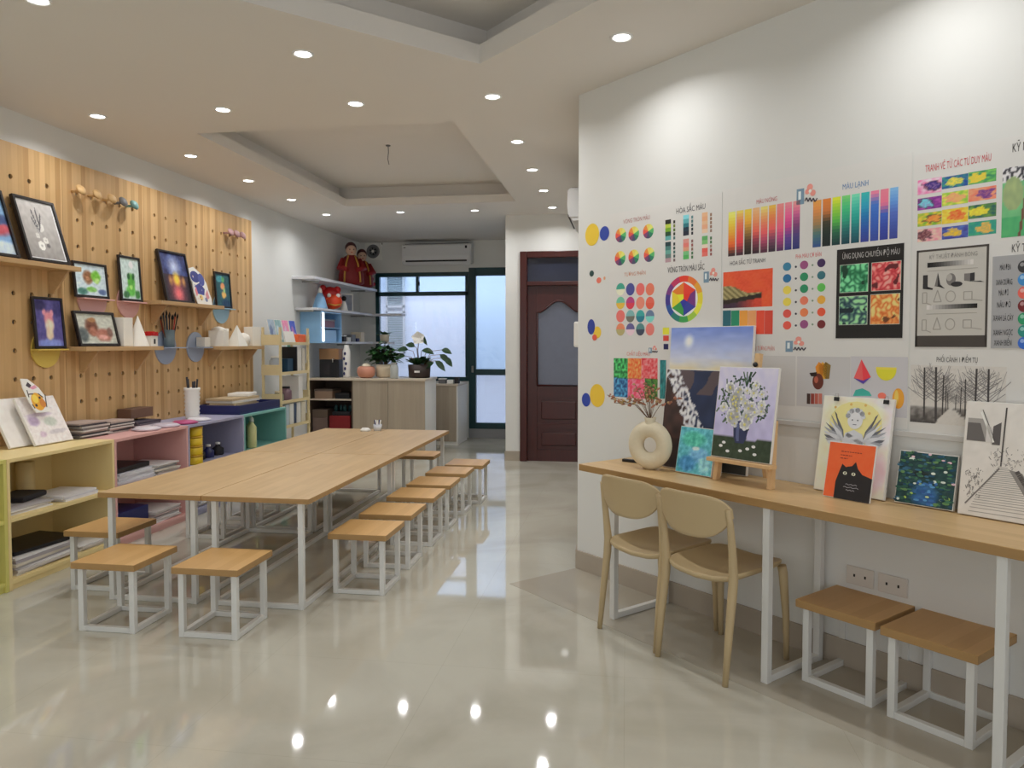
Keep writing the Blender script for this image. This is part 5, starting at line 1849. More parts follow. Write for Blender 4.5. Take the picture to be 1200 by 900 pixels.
C16 = [[(60, 150, 130), (70, 74, 140), (236, 104, 100), (238, 116, 92)], [(110, 180, 150), (170, 60, 120), (238, 130, 110), (226, 100, 84)], [(238, 110, 104), (120, 170, 170), (60, 160, 156), (100, 120, 150)], [(214, 130, 96), (96, 90, 140), (80, 130, 130), (238, 120, 112)]]
D16 = [[(230, 220, 190), None, None, None], [(240, 176, 70), (206, 60, 80), None, (214, 90, 70)], [None, (110, 110, 100), (40, 120, 140), (120, 200, 190)], [(170, 160, 110), (240, 190, 200), (60, 70, 90), None]]
for r_, yy in enumerate((339, 355, 370.5, 386)):
    for c_, xx in enumerate((727.5, 739, 750.7, 762)):
        a.d(xx, yy, 5.1, C16[r_][c_], 7.3, k=0)
        if D16[r_][c_]:
            p = a.px(xx, yy)
            a.disc(p[0], p[1], a.px(xx + 5.1, yy)[0] - p[0], D16[r_][c_], a.px(xx, yy - 7.3)[1] - p[1], k=1, a0=PI * 1.0, a1=PI * 2.0)
a.build('circle_chart', t1)
a = WArt(OS[t1.name])
p = a.px(801.5, 350.5)
rx, rz = a.px(824, 350.5)[0] - p[0], a.px(801.5, 323)[1] - p[1]
wheel(a, p[0], p[1], rx, rz, 0.74, 0)
hexp = [(p[0] + rx * 0.72 * math.cos(PI / 2 + i * PI / 3), p[1] + rz * 0.72 * math.sin(PI / 2 + i * PI / 3)) for i in range(6)]
a.disc(p[0], p[1], rx * 0.74, (226, 224, 220), rz * 0.74, k=0)
HC = [(240, 120, 44), (238, 196, 50), (60, 150, 70), (50, 60, 150), (110, 50, 120), (224, 60, 46)]
for i in range(6):
    q0, q1 = hexp[i], hexp[(i + 1) % 6]
    a.poly([q0, q1, p], HC[i], 1)
tri = [(p[0] + rx * 0.42 * math.cos(PI / 2 + PI / 3 + i * 2 * PI / 3), p[1] + rz * 0.42 * math.sin(PI / 2 + PI / 3 + i * 2 * PI / 3)) for i in range(3)]
for i, c in enumerate(((246, 214, 50), (44, 50, 150), (228, 50, 40))):
    m0 = ((tri[i][0] + tri[i - 1][0]) / 2, (tri[i][1] + tri[i - 1][1]) / 2)
    m1 = ((tri[i][0] + tri[(i + 1) % 3][0]) / 2, (tri[i][1] + tri[(i + 1) % 3][1]) / 2)
    a.poly([m0, tri[i], m1, p], c, 2)
a.q(777, 384, 784.5, 392, (240, 212, 60))
a.q(777.5, 393.3, 784, 399.6, (206, 70, 60))
a.q(778, 403, 783.5, 409.5, (34, 36, 84))
a.build('colour_wheel', t1)
a = WArt(OS[t1.name])


def tex_cells(a, x0, y0, x1, y1, c1, c2, ns, seed, nx=14, nzz=16, k=None):
    p0, p1 = a.px(x0, y1), a.px(x1, y0)
    a.grid(lambda u, v: lerp(c1, c2, (nz(u, v, ns, seed) - 0.3) * 2.4), p0[0], p0[1], p1[0], p1[1], nx, nzz, k)


tex_cells(a, 719.5, 420, 736, 443, (26, 90, 50), (90, 210, 120), 8, 1)
tex_cells(a, 719.5, 443, 736, 464.5, (24, 60, 110), (90, 170, 210), 8, 2)
tex_cells(a, 736, 420, 752, 444, (226, 80, 40), (246, 170, 100), 8, 3)
tex_cells(a, 752, 420, 771, 444, (200, 50, 60), (250, 150, 150), 8, 4)
tex_cells(a, 736, 444, 756, 466, (214, 60, 90), (246, 140, 160), 8, 5)
tex_cells(a, 756, 444, 771, 467, (30, 70, 44), (110, 160, 70), 8, 6)
tex_cells(a, 773.5, 422, 781, 467, (24, 86, 96), (60, 150, 150), 8, 7, 6, 20)
a.build('colour_mood_chart', t1)


def logo(t, x0, y0, x1, y1):
    a = WArt(OS[t.name])
    w, h = x1 - x0, y1 - y0
    a.q(x0, y0 + h * 0.35, x0 + w * 0.34, y1, (110, 136, 156))
    a.k = 1
    a.q(x0 + w * 0.08, y0 + h * 0.45, x0 + w * 0.2, y0 + h * 0.8, (206, 214, 220))
    for (fx, fy, r) in ((0.62, 0.25, 0.14), (0.5, 0.45, 0.11), (0.76, 0.5, 0.13)):
        a.d(x0 + w * fx, y0 + h * fy, w * r, (226, 140, 128), h * r * 1.1, k=1)
    a.d(x0 + w * 0.63, y0 + h * 0.42, w * 0.07, (240, 214, 206), h * 0.08, k=2)
    pts = [a.px(x0 + w * fx, y0 + h * fy) for fx, fy in ((0.38, 0.88), (0.46, 0.72), (0.54, 0.9), (0.62, 0.72), (0.70, 0.9), (0.78, 0.74), (0.86, 0.9), (0.97, 0.74))]
    a.path(pts, 0.006, (66, 60, 70), 2)
    a.build('logo', t)


logo(t1, 825, 312, 843, 331)
logo(t1, 760.5, 404, 771.5, 414)
caption(t1, 'VÒNG TRÒN MÀU', 731, 762, 257.5, 0.034, (186, 120, 116))
caption(t1, 'HÒA SẮC MÀU', 793, 827, 245, 0.04, (80, 76, 84))
caption(t1, 'TƯƠNG PHẢN', 732, 757, 321, 0.032, (214, 150, 120))
caption(t1, 'VÒNG TRÒN MÀU SẮC', 783, 826, 315, 0.045, (60, 56, 62))
caption(t1, 'CHẤT LIỆU MÀU', 735, 762, 415, 0.03, (226, 130, 120))

# ---- sheet 2
t2 = sheet_px('poster_sheet', 'white poster sheet with two rows of gradient strips, middle of the three on the wall', 1.105, 2.046, 1.075, 2.205, group='white art class poster sheets')
a = WArt(OS[t2.name])
WARM = [[(236, 220, 110), (236, 190, 60), (240, 150, 50), (230, 96, 40), (60, 40, 44)], [(238, 190, 90), (236, 120, 80), (226, 80, 70), (206, 60, 70), (70, 40, 54)], [(236, 190, 70), (222, 160, 50), (150, 110, 50), (70, 50, 36), (36, 28, 26)],
        [(240, 170, 120), (238, 140, 90), (226, 96, 80), (130, 50, 70), (56, 34, 44)], [(240, 200, 110), (240, 140, 90), (232, 96, 90), (170, 70, 100), (80, 40, 60)], [(240, 170, 70), (238, 120, 70), (222, 90, 90), (120, 60, 90), (54, 40, 56)],
        [(240, 130, 130), (236, 110, 110), (220, 90, 120), (170, 60, 120), (90, 44, 90)], [(236, 130, 140), (222, 90, 140), (190, 60, 130), (96, 60, 140), (50, 50, 120)], [(236, 140, 140), (190, 90, 140), (120, 60, 110), (70, 60, 120), (44, 50, 110)]]
COOL = [[(230, 150, 70), (200, 130, 70), (150, 120, 80), (70, 110, 110), (50, 80, 130)], [(206, 120, 50), (190, 110, 56), (60, 56, 40), (24, 40, 36), (20, 30, 30)], [(206, 214, 50), (140, 196, 60), (80, 170, 70), (34, 96, 70), (20, 56, 56)],
        [(110, 196, 110), (60, 180, 120), (40, 150, 120), (26, 100, 100), (20, 64, 74)], [(110, 206, 170), (60, 180, 160), (30, 150, 140), (26, 110, 116), (24, 76, 90)], [(50, 170, 170), (40, 150, 180), (30, 110, 170), (40, 80, 160), (50, 60, 140)],
        [(230, 120, 150), (60, 110, 190), (50, 96, 180), (50, 84, 170), (50, 70, 150)], [(236, 120, 140), (230, 110, 140), (56, 90, 180), (50, 70, 160), (44, 56, 140)], [(120, 170, 214), (90, 140, 206), (76, 100, 180), (60, 80, 160), (56, 66, 140)]]


def strips(xa, xb, yta, ytb, yba, ybb, data, gap):
    n = len(data)
    for i, cs in enumerate(data):
        xl = xa + (xb - xa) * i / n
        xr = xa + (xb - xa) * (i + 1 - gap) / n
        s0, s1 = a.px(xl, 260)[0], a.px(xr, 260)[0]
        zt, zb = a.px(xa, yta)[1], a.px(xa, yba)[1]
        for j in range(15):
            u = j / 14 * (len(cs) - 1)
            k0 = min(int(u), len(cs) - 2)
            c = lerp(cs[k0], cs[k0 + 1], u - k0)
            a.rect(s0, zt + (zb - zt) * (j + 1) / 15, s1, zt + (zb - zt) * j / 15, c)


strips(854, 939, 249, 240, 300.7, 292.5, WARM, 0.14)
a.build('warm_gradient_strips', t2)
a = WArt(OS[t2.name])
strips(953, 1054, 235.5, 220.5, 290.2, 279.5, COOL, 0.15)
a.build('cool_gradient_strips', t2)
logo(t2, 934, 213, 959, 239)
logo(t2, 921, 392.5, 945.5, 412.5)
caption(t2, 'MÀU NÓNG', 887, 911, 235, 0.03, (206, 120, 124))
caption(t2, 'MÀU LẠNH', 988, 1018, 217, 0.034, (96, 140, 190))
# temple picture with six swatches
a = WArt(OS[t2.name])


def temple(u, v):
    c = lerp((206, 70, 44), (226, 92, 50), nz(u, v, 4, 9))
    edge = 0.60 - 0.30 * u + 0.05 * math.sin(u * 9)
    low = 0.10 + 0.18 * u
    if v < edge and u < 0.80:
        c = lerp((96, 88, 52), (176, 164, 116), 0.5 + 0.5 * math.sin((u * 1.2 + v) * 42))
        if v < low + 0.12:
            c = (40, 32, 26)
        if v < low:
            c = lerp((60, 40, 60), (196, 66, 46), (u - 0.25) * 2.4)
    return tuple(x + (nz(u, v, 22, 3) - 0.5) * 26 for x in c)


p0, p1 = a.px(847.5, 361.5), a.px(906, 314)
a.grid(temple, p0[0], p0[1], p1[0], p1[1], 36, 32, 0)
for i, c in enumerate(((34, 92, 104), (36, 130, 96), (232, 146, 62), (226, 150, 96), (216, 74, 52), (200, 66, 50))):
    a.q(847.5 + i * 9.8, 364, 847.5 + i * 9.8 + 9.2, 391.5, c)
a.build('temple_picture', t2)
a = WArt(OS[t2.name])
MIX = [[(56, 120, 150), (146, 76, 120), (64, 42, 84)], [(40, 106, 150), (40, 130, 90), (50, 104, 116)], [(230, 196, 80), (40, 130, 90), (90, 176, 80)], [(226, 196, 76), (230, 116, 90), (236, 160, 60)], [(206, 80, 70), (236, 120, 76), (222, 84, 56)], [(214, 84, 70), (140, 74, 120), (110, 40, 44)]]
for i, row in enumerate(MIX):
    ys = (312.5 + i * 13.75, 310.5 + i * 13.9, 308.2 + i * 14.35)
    for x, y, c in zip((922.7, 942.6, 962.8), ys, row):
        a.d(x, y, 4.9, c, 5.0)
    a.d(933, ys[0] + 0.2, 1.3, (60, 60, 70))
    a.d(952.5, ys[1] + 0.2, 1.2, (120, 140, 120))
a.build('mixing_chart', t2)
caption(t2, 'HÒA SẮC TỪ TRANH', 856, 897, 307, 0.03, (90, 86, 90))
caption(t2, 'PHA MÀU CƠ BẢN', 933, 963, 299.5, 0.028, (226, 130, 130))
caption(t2, 'MÀU TƯƠNG PHẢN', 881, 908, 408.5, 0.03, (226, 150, 140))
# grey object studies along the foot of the sheet
a = WArt(OS[t2.name])
a.q(880, 416.5, 932, 476, (186, 184, 182))
a.q(934.5, 417.5, 996, 480, (182, 180, 180))
a.q(997.5, 417.5, 1063, 490, (184, 182, 186))
a.k = 1
for (dx, c) in ((-4, (206, 130, 40)), (0, (226, 160, 60)), (4, (120, 96, 40))):
    a.poly([a.px(962 + dx, 444), a.px(960 + dx, 430), a.px(964 + dx, 424), a.px(970 + dx, 428), a.px(968 + dx, 444)], c)
a.d(959, 447, 6.5, (96, 44, 34), 9.5, k=2)
a.poly([a.px(949, 437), a.px(958, 436), a.px(957, 441), a.px(951, 441)], (40, 30, 28), 3)
a.d(957, 445, 2.4, (170, 90, 70), 4, k=3)
for i, c in enumerate(((60, 40, 36), (140, 60, 50), (176, 90, 76), (190, 110, 96))):
    a.q(946 + i * 4.6, 461, 946 + i * 4.6 + 3.8, 473.5, c)
a.poly([a.px(1010, 421), a.px(1001, 443), a.px(1012, 446)], (236, 90, 90), 2)
a.poly([a.px(1010, 421), a.px(1012, 446), a.px(1021, 442)], (226, 60, 70), 2)
a.poly([a.px(1001, 443), a.px(1012, 446), a.px(1021, 442), a.px(1012, 450)], (80, 60, 150), 3)
p = a.px(1039, 433)
a.disc(p[0], p[1], a.px(1051, 433)[0] - p[0], (206, 200, 50), a.px(1039, 420)[1] - p[1], k=2, a0=PI, a1=2 * PI)
a.q(1027, 430, 1051, 434, (220, 200, 80))
a.poly([a.px(1000, 464), a.px(1003, 457), a.px(1011, 455), a.px(1019, 459), a.px(1022, 464)], (60, 160, 146), 2)
a.d(1034, 464, 5, (226, 110, 90), 4, k=2)
a.d(1053, 467, 7, (236, 150, 50), 12, k=2)
a.d(1051, 466, 2.5, (246, 186, 90), 9, k=3)
a.build('object_studies', t2)

# black texture poster pinned over sheet 2
s0, zt = SB(981.5, 293)
s1, _ = SB(1060, 286)
zb = SB(981, 396.5)[1]
t = thing('black_poster', 'black poster with four coloured texture squares on the poster wall', 'poster', PB(s0, -0.004, zb), RZB)
OS[t.name] = (s0, zb)
MB(mat('black_print', rgb(30, 27, 27), 0.4, var=0.02)).box(0, s1 - s0, 0, 0.0015, 0, zt - zb).build('sheet', t)
a = WArt((s0, zb))
for (x0, y0, x1, y1, c1, c2, sd) in ((985, 308.5, 1018, 343, (20, 96, 60), (120, 206, 150), 11), (1022, 305.5, 1056.5, 341, (176, 40, 50), (246, 150, 140), 12), (984, 346.5, 1017, 380.5, (24, 50, 70), (150, 206, 150), 13), (1020.5, 344, 1055, 380, (196, 96, 40), (246, 196, 120), 14)):
    p0, p1 = a.px(x0, y1), a.px(x1, y0)
    a.k = 0
    a.rect(p0[0] - 0.002, p0[1] - 0.002, p1[0] + 0.002, p1[1] + 0.002, (190, 196, 180))
    def fn(u, v, c1=c1, c2=c2, sd=sd):
        f = abs(nz(u, v, 5.5, sd) - 0.5) * 5
        return lerp(c1, c2, f) if nz(u, v, 3, sd + 3) > 0.3 else lerp(c1, (10, 20, 20), 0.5)
    a.grid(fn, p0[0], p0[1], p1[0], p1[1], 30, 30, 1)
a.build('texture_squares', t)
caption(t, 'ỨNG DỤNG CHUYỂN ĐỘ MÀU', 988, 1055, 298, 0.034, (196, 192, 190))

# ---- sheet 3
t3 = sheet_px('poster_sheet', 'white poster sheet with children pictures and shading study, right of the three on the wall', 2.054, 3.05, 1.065, 2.19, group='white art class poster sheets')
a = WArt(OS[t3.name])
KIDS = [(1075.5, 207, 1104, 229, (230, 110, 160), (250, 200, 210), 21, (60, 40, 120)), (1104, 203, 1135, 222, (30, 60, 150), (60, 150, 120), 22, (226, 200, 80)), (1135, 197, 1168, 217, (40, 120, 90), (120, 190, 90), 23, (240, 190, 60)),
        (1075.5, 229, 1104, 247, (110, 40, 130), (170, 80, 160), 24, (110, 190, 206)), (1104, 222, 1135, 242, (120, 180, 60), (220, 210, 90), 25, (236, 150, 110)), (1135, 217, 1168, 237, (226, 110, 90), (240, 160, 120), 26, (110, 60, 130)),
        (1075.5, 247, 1104, 266, (120, 170, 60), (236, 190, 60), 27, (236, 130, 60)), (1104, 242, 1135, 263, (230, 170, 40), (250, 210, 90), 28, (226, 100, 50)), (1135, 237, 1168, 257, (40, 90, 90), (120, 160, 60), 29, (246, 206, 60)),
        (1075.5, 266, 1104, 284, (226, 130, 150), (240, 190, 170), 30, (110, 60, 70)), (1104, 263, 1135, 281, (60, 60, 140), (80, 110, 180), 31, (236, 180, 50)), (1135, 257, 1168, 277, (40, 130, 130), (60, 160, 120), 32, (240, 170, 80))]
for (x0, y0, x1, y1, c1, c2, sd, c3) in KIDS:
    p0, p1 = a.px(x0, y1), a.px(x1, y0)
    def fn(u, v, c1=c1, c2=c2, c3=c3, sd=sd):
        c = lerp(c1, c2, (nz(u, v, 5, sd) - 0.25) * 2)
        u, v = u + 0.5 * (nz(u, v, 4, sd + 9) - 0.5), v + 0.5 * (nz(u, v, 4, sd + 19) - 0.5)
        d = math.hypot(u - 0.5 - 0.2 * math.sin(sd), (v - 0.5)) / 0.34
        if d < 1:
            c = lerp(c3, c2, 0.3 * (nz(u, v, 9, sd) > 0.5))
        if abs(d - 1) < 0.14 and sd % 3 == 0:
            c = lerp(c, (40, 36, 50), 0.5)
        return c
    a.grid(fn, p0[0], p0[1], p1[0], p1[1], 18, 14, 0)
a.build('children_pictures', t3)
a = WArt(OS[t3.name])
p0, p1 = a.px(1173.5, 279), a.px(1228, 189)


def kid2(u, v):
    c = lerp((90, 160, 110), (120, 190, 130), nz(u, v, 6, 41))
    if v < 0.3:
        c = lerp((60, 150, 100), (90, 176, 110), nz(u, v, 8, 42))
    if v > 0.78:
        c = (60, 60, 66) if nz(u, v, 14, 43) > 0.5 else (206, 204, 206)
    d = math.hypot((u - 0.25) / 0.24, (v - 0.62) / 0.24)
    if d < 1:
        c = lerp((130, 150, 110), (160, 176, 120), nz(u, v, 9, 44))
    if abs(u - 0.52 - 0.2 * (v - 0.5)) < 0.03 and v < 0.8:
        c = (110, 70, 60)
    if u > 0.6 and 0.3 < v < 0.6:
        c = lerp((206, 110, 96), (190, 140, 110), nz(u, v, 8, 45))
    return c


a.grid(kid2, p0[0], p0[1], p1[0], p1[1], 30, 40, 0)
a.build('garden_picture', t3)
caption(t3, 'TRANH VẼ TỪ CÁC TƯ DUY MÀU', 1085, 1162, 191.5, 0.04, (206, 76, 84))
caption(t3, 'KỸ NĂNG', 1187, 1222, 171, 0.045, (60, 56, 58))
caption(t3, 'KỸ THUẬT', 1186, 1224, 290, 0.042, (70, 66, 68))
# shading study: framed sheet on sheet 3
s0, zt = SB(1075, 294)
s1 = SB(1158.5, 340)[0]
zb = SB(1074, 406.5)[1]
t = thing('shading_study', 'framed black and white shading study with solids and grey scales', 'poster', PB(s0, -0.004, zb), RZB)
OS[t.name] = (s0, zb)
MB(mat('study_paper', rgb(206, 202, 194), 0.5, var=0.01)).box(0, s1 - s0, 0, 0.0015, 0, zt - zb).build('sheet', t)
a = WArt((s0, zb))
W_, H_ = s1 - s0, zt - zb
for r4 in ((0, 0, 0.008, H_), (W_ - 0.008, 0, W_, H_), (0, H_ - 0.008, W_, H_), (0, 0, W_, 0.045)):
    a.rect(*r4, (66, 60, 56))
a.build('dark_border', t)
a = WArt((s0, zb))


def F2(u, v):
    return (W_ * u, H_ * v)


for i in range(16):
    g0 = 20 + i * 12
    a.rect(W_ * (0.16 + 0.04 * i), H_ * 0.815, W_ * (0.16 + 0.04 * (i + 1)), H_ * 0.865, (g0, g0 * 0.98, g0 * 0.96))
    g1 = 200 - i * 12
    a.rect(W_ * (0.16 + 0.044 * i), H_ * 0.385, W_ * (0.16 + 0.044 * (i + 1)), H_ * 0.43, (g1, g1 * 0.98, g1 * 0.96))
K1, K2, K3 = (44, 42, 44), (110, 106, 104), (160, 156, 150)
a.poly([F2(0.1, 0.60), F2(0.17, 0.60), F2(0.17, 0.74), F2(0.1, 0.74)], K1)
a.poly([F2(0.1, 0.60), F2(0.24, 0.585), F2(0.25, 0.60), F2(0.17, 0.62)], K1, 1)
a.poly([F2(0.27, 0.62), F2(0.36, 0.61), F2(0.315, 0.76)], K2)
a.poly([F2(0.315, 0.62), F2(0.36, 0.61), F2(0.315, 0.76)], K1, 1)
a.poly([F2(0.30, 0.62), F2(0.42, 0.59), F2(0.36, 0.63)], K1, 1)
p = F2(0.50, 0.68)
a.disc(p[0], p[1], W_ * 0.066, K2, H_ * 0.062)
a.disc(p[0] - 0.006, p[1] + 0.008, W_ * 0.04, K3, H_ * 0.036, k=1)
p = F2(0.58, 0.63)
a.disc(p[0], p[1], W_ * 0.08, K1, H_ * 0.026, k=1)
a.poly([F2(0.68, 0.66), F2(0.76, 0.65), F2(0.76, 0.73), F2(0.68, 0.73)], K2)
a.poly([F2(0.76, 0.65), F2(0.82, 0.655), F2(0.82, 0.735), F2(0.76, 0.73)], K1)
a.poly([F2(0.74, 0.65), F2(0.95, 0.635), F2(0.9, 0.65)], K1, 1)
GR = (150, 145, 138)


def outl(pts, close=True):
    a.path(pts + ([pts[0]] if close else []), 0.0036, GR)


for (dv, sc_) in ((0.50, 1.0), (0.22, 1.15)):
    outl([F2(0.1, dv - 0.05), F2(0.16, dv - 0.05), F2(0.16, dv + 0.06), F2(0.1, dv + 0.06)])
    outl([F2(0.26, dv - 0.04), F2(0.37, dv - 0.04), F2(0.315, dv + 0.08)])
    outl([F2(0.5 + 0.065 * math.cos(i * PI / 8), dv + 0.01 + 0.055 * math.sin(i * PI / 8)) for i in range(16)])
    outl([F2(0.68, dv - 0.03), F2(0.79, dv - 0.03), F2(0.79, dv + 0.05), F2(0.68, dv + 0.05)])
    outl([F2(0.79, dv - 0.03), F2(0.93, dv - 0.045)], False)
    outl([F2(0.16, dv - 0.05), F2(0.23, dv - 0.07)], False)
a.rect(W_ * 0.16, H_ * 0.335, W_ * 0.86, H_ * 0.341, GR)
a.rect(W_ * 0.16, H_ * 0.775, W_ * 0.86, H_ * 0.781, GR)
a.build('grey_scales_and_solids', t)
caption(t, 'KỸ THUẬT ĐÁNH BÓNG', 1090, 1146, 299.5, 0.024, (150, 146, 142))
# colour legend card
s0, zt = SB(1164, 301)
zb = SB(1163, 408)[1]
s1 = SB(1226, 350)[0]
t = thing('colour_legend', 'grey card with a column of coloured balls at the right edge of the wall', 'poster', PB(s0, -0.004, zb), RZB)
OS[t.name] = (s0, zb)
MB(mat('legend_grey', rgb(176, 176, 178), 0.5, var=0.01)).box(0, s1 - s0, 0, 0.0015, 0, zt - zb).build('sheet', t)
a = WArt((s0, zb))
for y, c in zip((312.5, 327.5, 343, 358.5, 373.5, 388, 402), ((50, 50, 54), (60, 130, 190), (226, 96, 84), (110, 34, 38), (40, 140, 96), (40, 130, 120), (50, 100, 190))):
    a.d(1200.5, y, 7.4, c, 7.2, k=0)
    a.d(1198.5, y - 2.5, 2.6, lerp(c, (240, 240, 240), 0.45), 2.4, k=1)
a.build('colour_balls', t)
for y, s_, x0, x1 in ((313.5, 'MÀU ĐEN', 1172.5, 1185), (331, 'XANH DƯƠNG', 1168, 1187), (343.5, 'MÀU ĐỎ', 1171, 1182.5), (357.5, 'NÂU ĐỎ', 1169, 1185), (373, 'XANH LÁ CÂY', 1164.5, 1188), (390, 'XANH NGỌC', 1164.5, 1187.5), (402, 'XANH BIỂN', 1165.5, 1186)):
    caption(t, s_, x0, x1, y, 0.03, (44, 42, 44))
# perspective avenue of trees
s0, zt = SB(1068, 427.5)
zb = SB(1067, 494)[1]
s1 = SB(1180, 428)[0]
a = WArt(OS[t3.name])
ox, oz = s0 - OS[t3.name][0], zb - OS[t3.name][1]
W_, H_ = s1 - s0, zt - zb


def sky_ink(u, v):
    c = (196, 192, 186)
    vp = 0.44
    if v < 0.30 and u < vp - (0.3 - v) * 0.55:
        c = lerp((70, 66, 64), (150, 146, 142), (v / 0.3) * 0.9 + (nz(u, v, 20, 5) - 0.5))
    if v < 0.3 and u > vp + (0.3 - v) * 0.9:
        c = lerp((60, 56, 56), (140, 136, 132), (v / 0.3) * 0.9 + (nz(u, v, 20, 6) - 0.5))
    return tuple(x + (nz(u, v, 26, 8) - 0.5) * 16 for x in c)


a.grid(sky_ink, ox, oz, ox + W_, oz + H_, 48, 30, 0)
a.k = 1
rt_ = random.Random(3)


def tree2(u, v0, h, wd):
    base, top = (ox + W_ * u, oz + H_ * v0), (ox + W_ * (u + rt_.uniform(-0.01, 0.01)), oz + H_ * (v0 + h))
    a.line(base, top, wd * 0.7, (66, 62, 62), 2)
    for i in range(9):
        f = 0.35 + 0.065 * i
        y = base[1] + (top[1] - base[1]) * f
        for sgn in (-1, 1):
            L1 = W_ * h * 0.17 * (1.15 - f) * rt_.uniform(0.7, 1.3) * 1.6
            q = (base[0] + sgn * L1, y + L1 * rt_.uniform(0.5, 1.1))
            a.line((base[0], y), q, wd * 0.22, (116, 112, 112), 1)
            a.line(((base[0] + q[0]) / 2, (y + q[1]) / 2), (q[0] - sgn * L1 * 0.2, q[1] + L1 * 0.5), wd * 0.16, (140, 136, 136), 1)


for (u, v0, h, wd) in ((0.16, 0.10, 0.86, 0.009), (0.29, 0.05, 0.93, 0.012), (0.36, 0.16, 0.68, 0.007), (0.395, 0.22, 0.45, 0.005), (0.42, 0.26, 0.28, 0.004), (0.70, 0.10, 0.86, 0.010), (0.83, 0.04, 0.92, 0.010), (0.60, 0.18, 0.60, 0.006), (0.55, 0.22, 0.42, 0.005), (0.50, 0.26, 0.26, 0.004)):
    tree2(u, v0, min(h, 0.97 - v0), wd)
a.build('avenue_drawing', t3)
caption(t3, 'PHỐI CẢNH 1 ĐIỂM TỤ', 1098, 1146, 422, 0.028, (76, 72, 72))

# round stickers down the left edge of the wall
for i, (lab, ds) in enumerate([('yellow and blue round wall sticker pair, topmost by the wall corner', [(694, 275, 8.2, 13, (226, 182, 54)), (708.5, 273.5, 5.6, 8.4, (44, 66, 150))]),
                               ('small dark green and coral round wall stickers below the top pair', [(693.5, 320.5, 2.6, 3.6, (40, 70, 66)), (702, 328.5, 2.8, 3.4, (214, 110, 90)), (708.5, 326, 1.2, 2, (230, 160, 120))]),
                               ('blue, yellow and red round wall stickers overlapping, third group down', [(700, 389.5, 4.6, 7, (222, 182, 62)), (693, 383, 4.4, 9, (44, 62, 140)), (697, 395.5, 2.8, 3.5, (206, 84, 66))]),
                               ('large yellow and blue round wall sticker pair, lowest by the wall corner', [(700, 463.5, 8.8, 13.5, (228, 180, 60)), (687, 468.5, 5, 8, (40, 64, 150))])]):
    s_, z_ = SB(ds[0][0], ds[0][1])
    t = thing('wall_sticker', lab, 'sticker', PB(s_, -0.0006, z_), RZB, 'round wall stickers')
    for j, (x, y, rx, rz, c) in enumerate(ds):
        b_ = WArt((s_, z_))
        b_.k = j
        b_.d(x, y, rx, c, rz, n=32)
        p = b_.px(x, y)
        b_.build('dot', t)
# the horizontal trim strip under the posters
tr = MB(mat('grey_white_trim', rgb(206, 204, 200), 0.5))
sA = SB(876, 486)[0]
tr.box(sA, 3.3, -0.012, -0.0005, 1.045, 1.068, bev=0.002)
struct(tr.build('trim_poster_rail', None, tuple(CORNER), RZB))
# two double sockets low on the wall
for (x0, y0, x1, y1, lab) in ((993, 660.5, 1025, 685, 'white wall socket plate under the desk, left of the two'), (1030, 670, 1065, 696, 'white wall socket plate under the desk, right of the two')):
    s0, zt = SB(x0, y0)
    s1, zb = SB(x1, y1)
    t = thing('wall_socket', lab, 'socket', PB((s0 + s1) / 2, -0.0005, 0.375), RZB, 'sockets under the desk')
    hw = (s1 - s0) / 2 * 0.98
    MB(M_OUTLET).box(-hw, hw, -0.009, 0, 0, 0.08, bev=0.003).build('face_plate', t)
    for k in (-0.4, 0.4):
        MB(M_SOIL).box(hw * k - 0.004, hw * k + 0.004, -0.0098, -0.0092, 0.035, 0.047).build('socket_hole', t)

# ================================================================ THINGS ON THE DESK
DT = DZ + 0.0006


def dk(name, lab, s0, s1, w, h, lean, art, th=0.018, **k):
    return canvas(name, lab, PB((s0 + s1) / 2, w, DT), RZB, s1 - s0, h, lean, art, th, **k)


def a_sky(u, v):
    c = lerp((222, 206, 160), (190, 194, 212), (v - 0.68) / 0.10) if v < 0.78 else lerp((190, 194, 212), (112, 134, 200), (v - 0.78) / 0.20)
    if v < 0.60:
        c = (60, 62, 60)
    d = math.hypot((u - 0.24), (v - 0.90) * 1.3) / 0.08
    c = lerp(c, (232, 234, 240), 1.2 - 1.2 * d)
    c = lerp(c, (160, 176, 220), max(0, nz(u * 0.6, v * 4, 6, 3) - 0.5) * 1.4) if v > 0.6 else c
    return tuple(x + (nz(u, v * 4, 9, 6) - 0.5) * 16 for x in c)


dk('painting', 'tall seascape painting with a blue sky, at the back of the desk', 0.79, 1.318, -0.075, 0.735, 0.05, a_sky, nx=44, nzz=60)


def a_surf(u, v):
    edge = 0.06 + 0.80 * (1 - v) ** 0.9 + 0.06 * (nz(u, v, 8, 1) - 0.5)
    d = u - edge
    if d < 0:
        c = lerp((86, 60, 54), (40, 32, 34), nz(u, v, 9, 2) * 1.2 - 0.1 + 0.4 * (v < 0.3))
    else:
        c = lerp((28, 36, 60), (44, 58, 92), nz(u, v, 7, 3))
        if v > 0.75 and nz(u, v, 5, 9) > 0.48:
            c = (84, 72, 76)
    wdt = 0.11 + 0.06 * nz(u, v, 12, 5)
    if abs(d) < wdt:
        f = nz(u, v, 22, 4)
        if f > 0.42:
            c = lerp((150, 150, 160), (238, 238, 240), (f - 0.42) * 5)
    return c


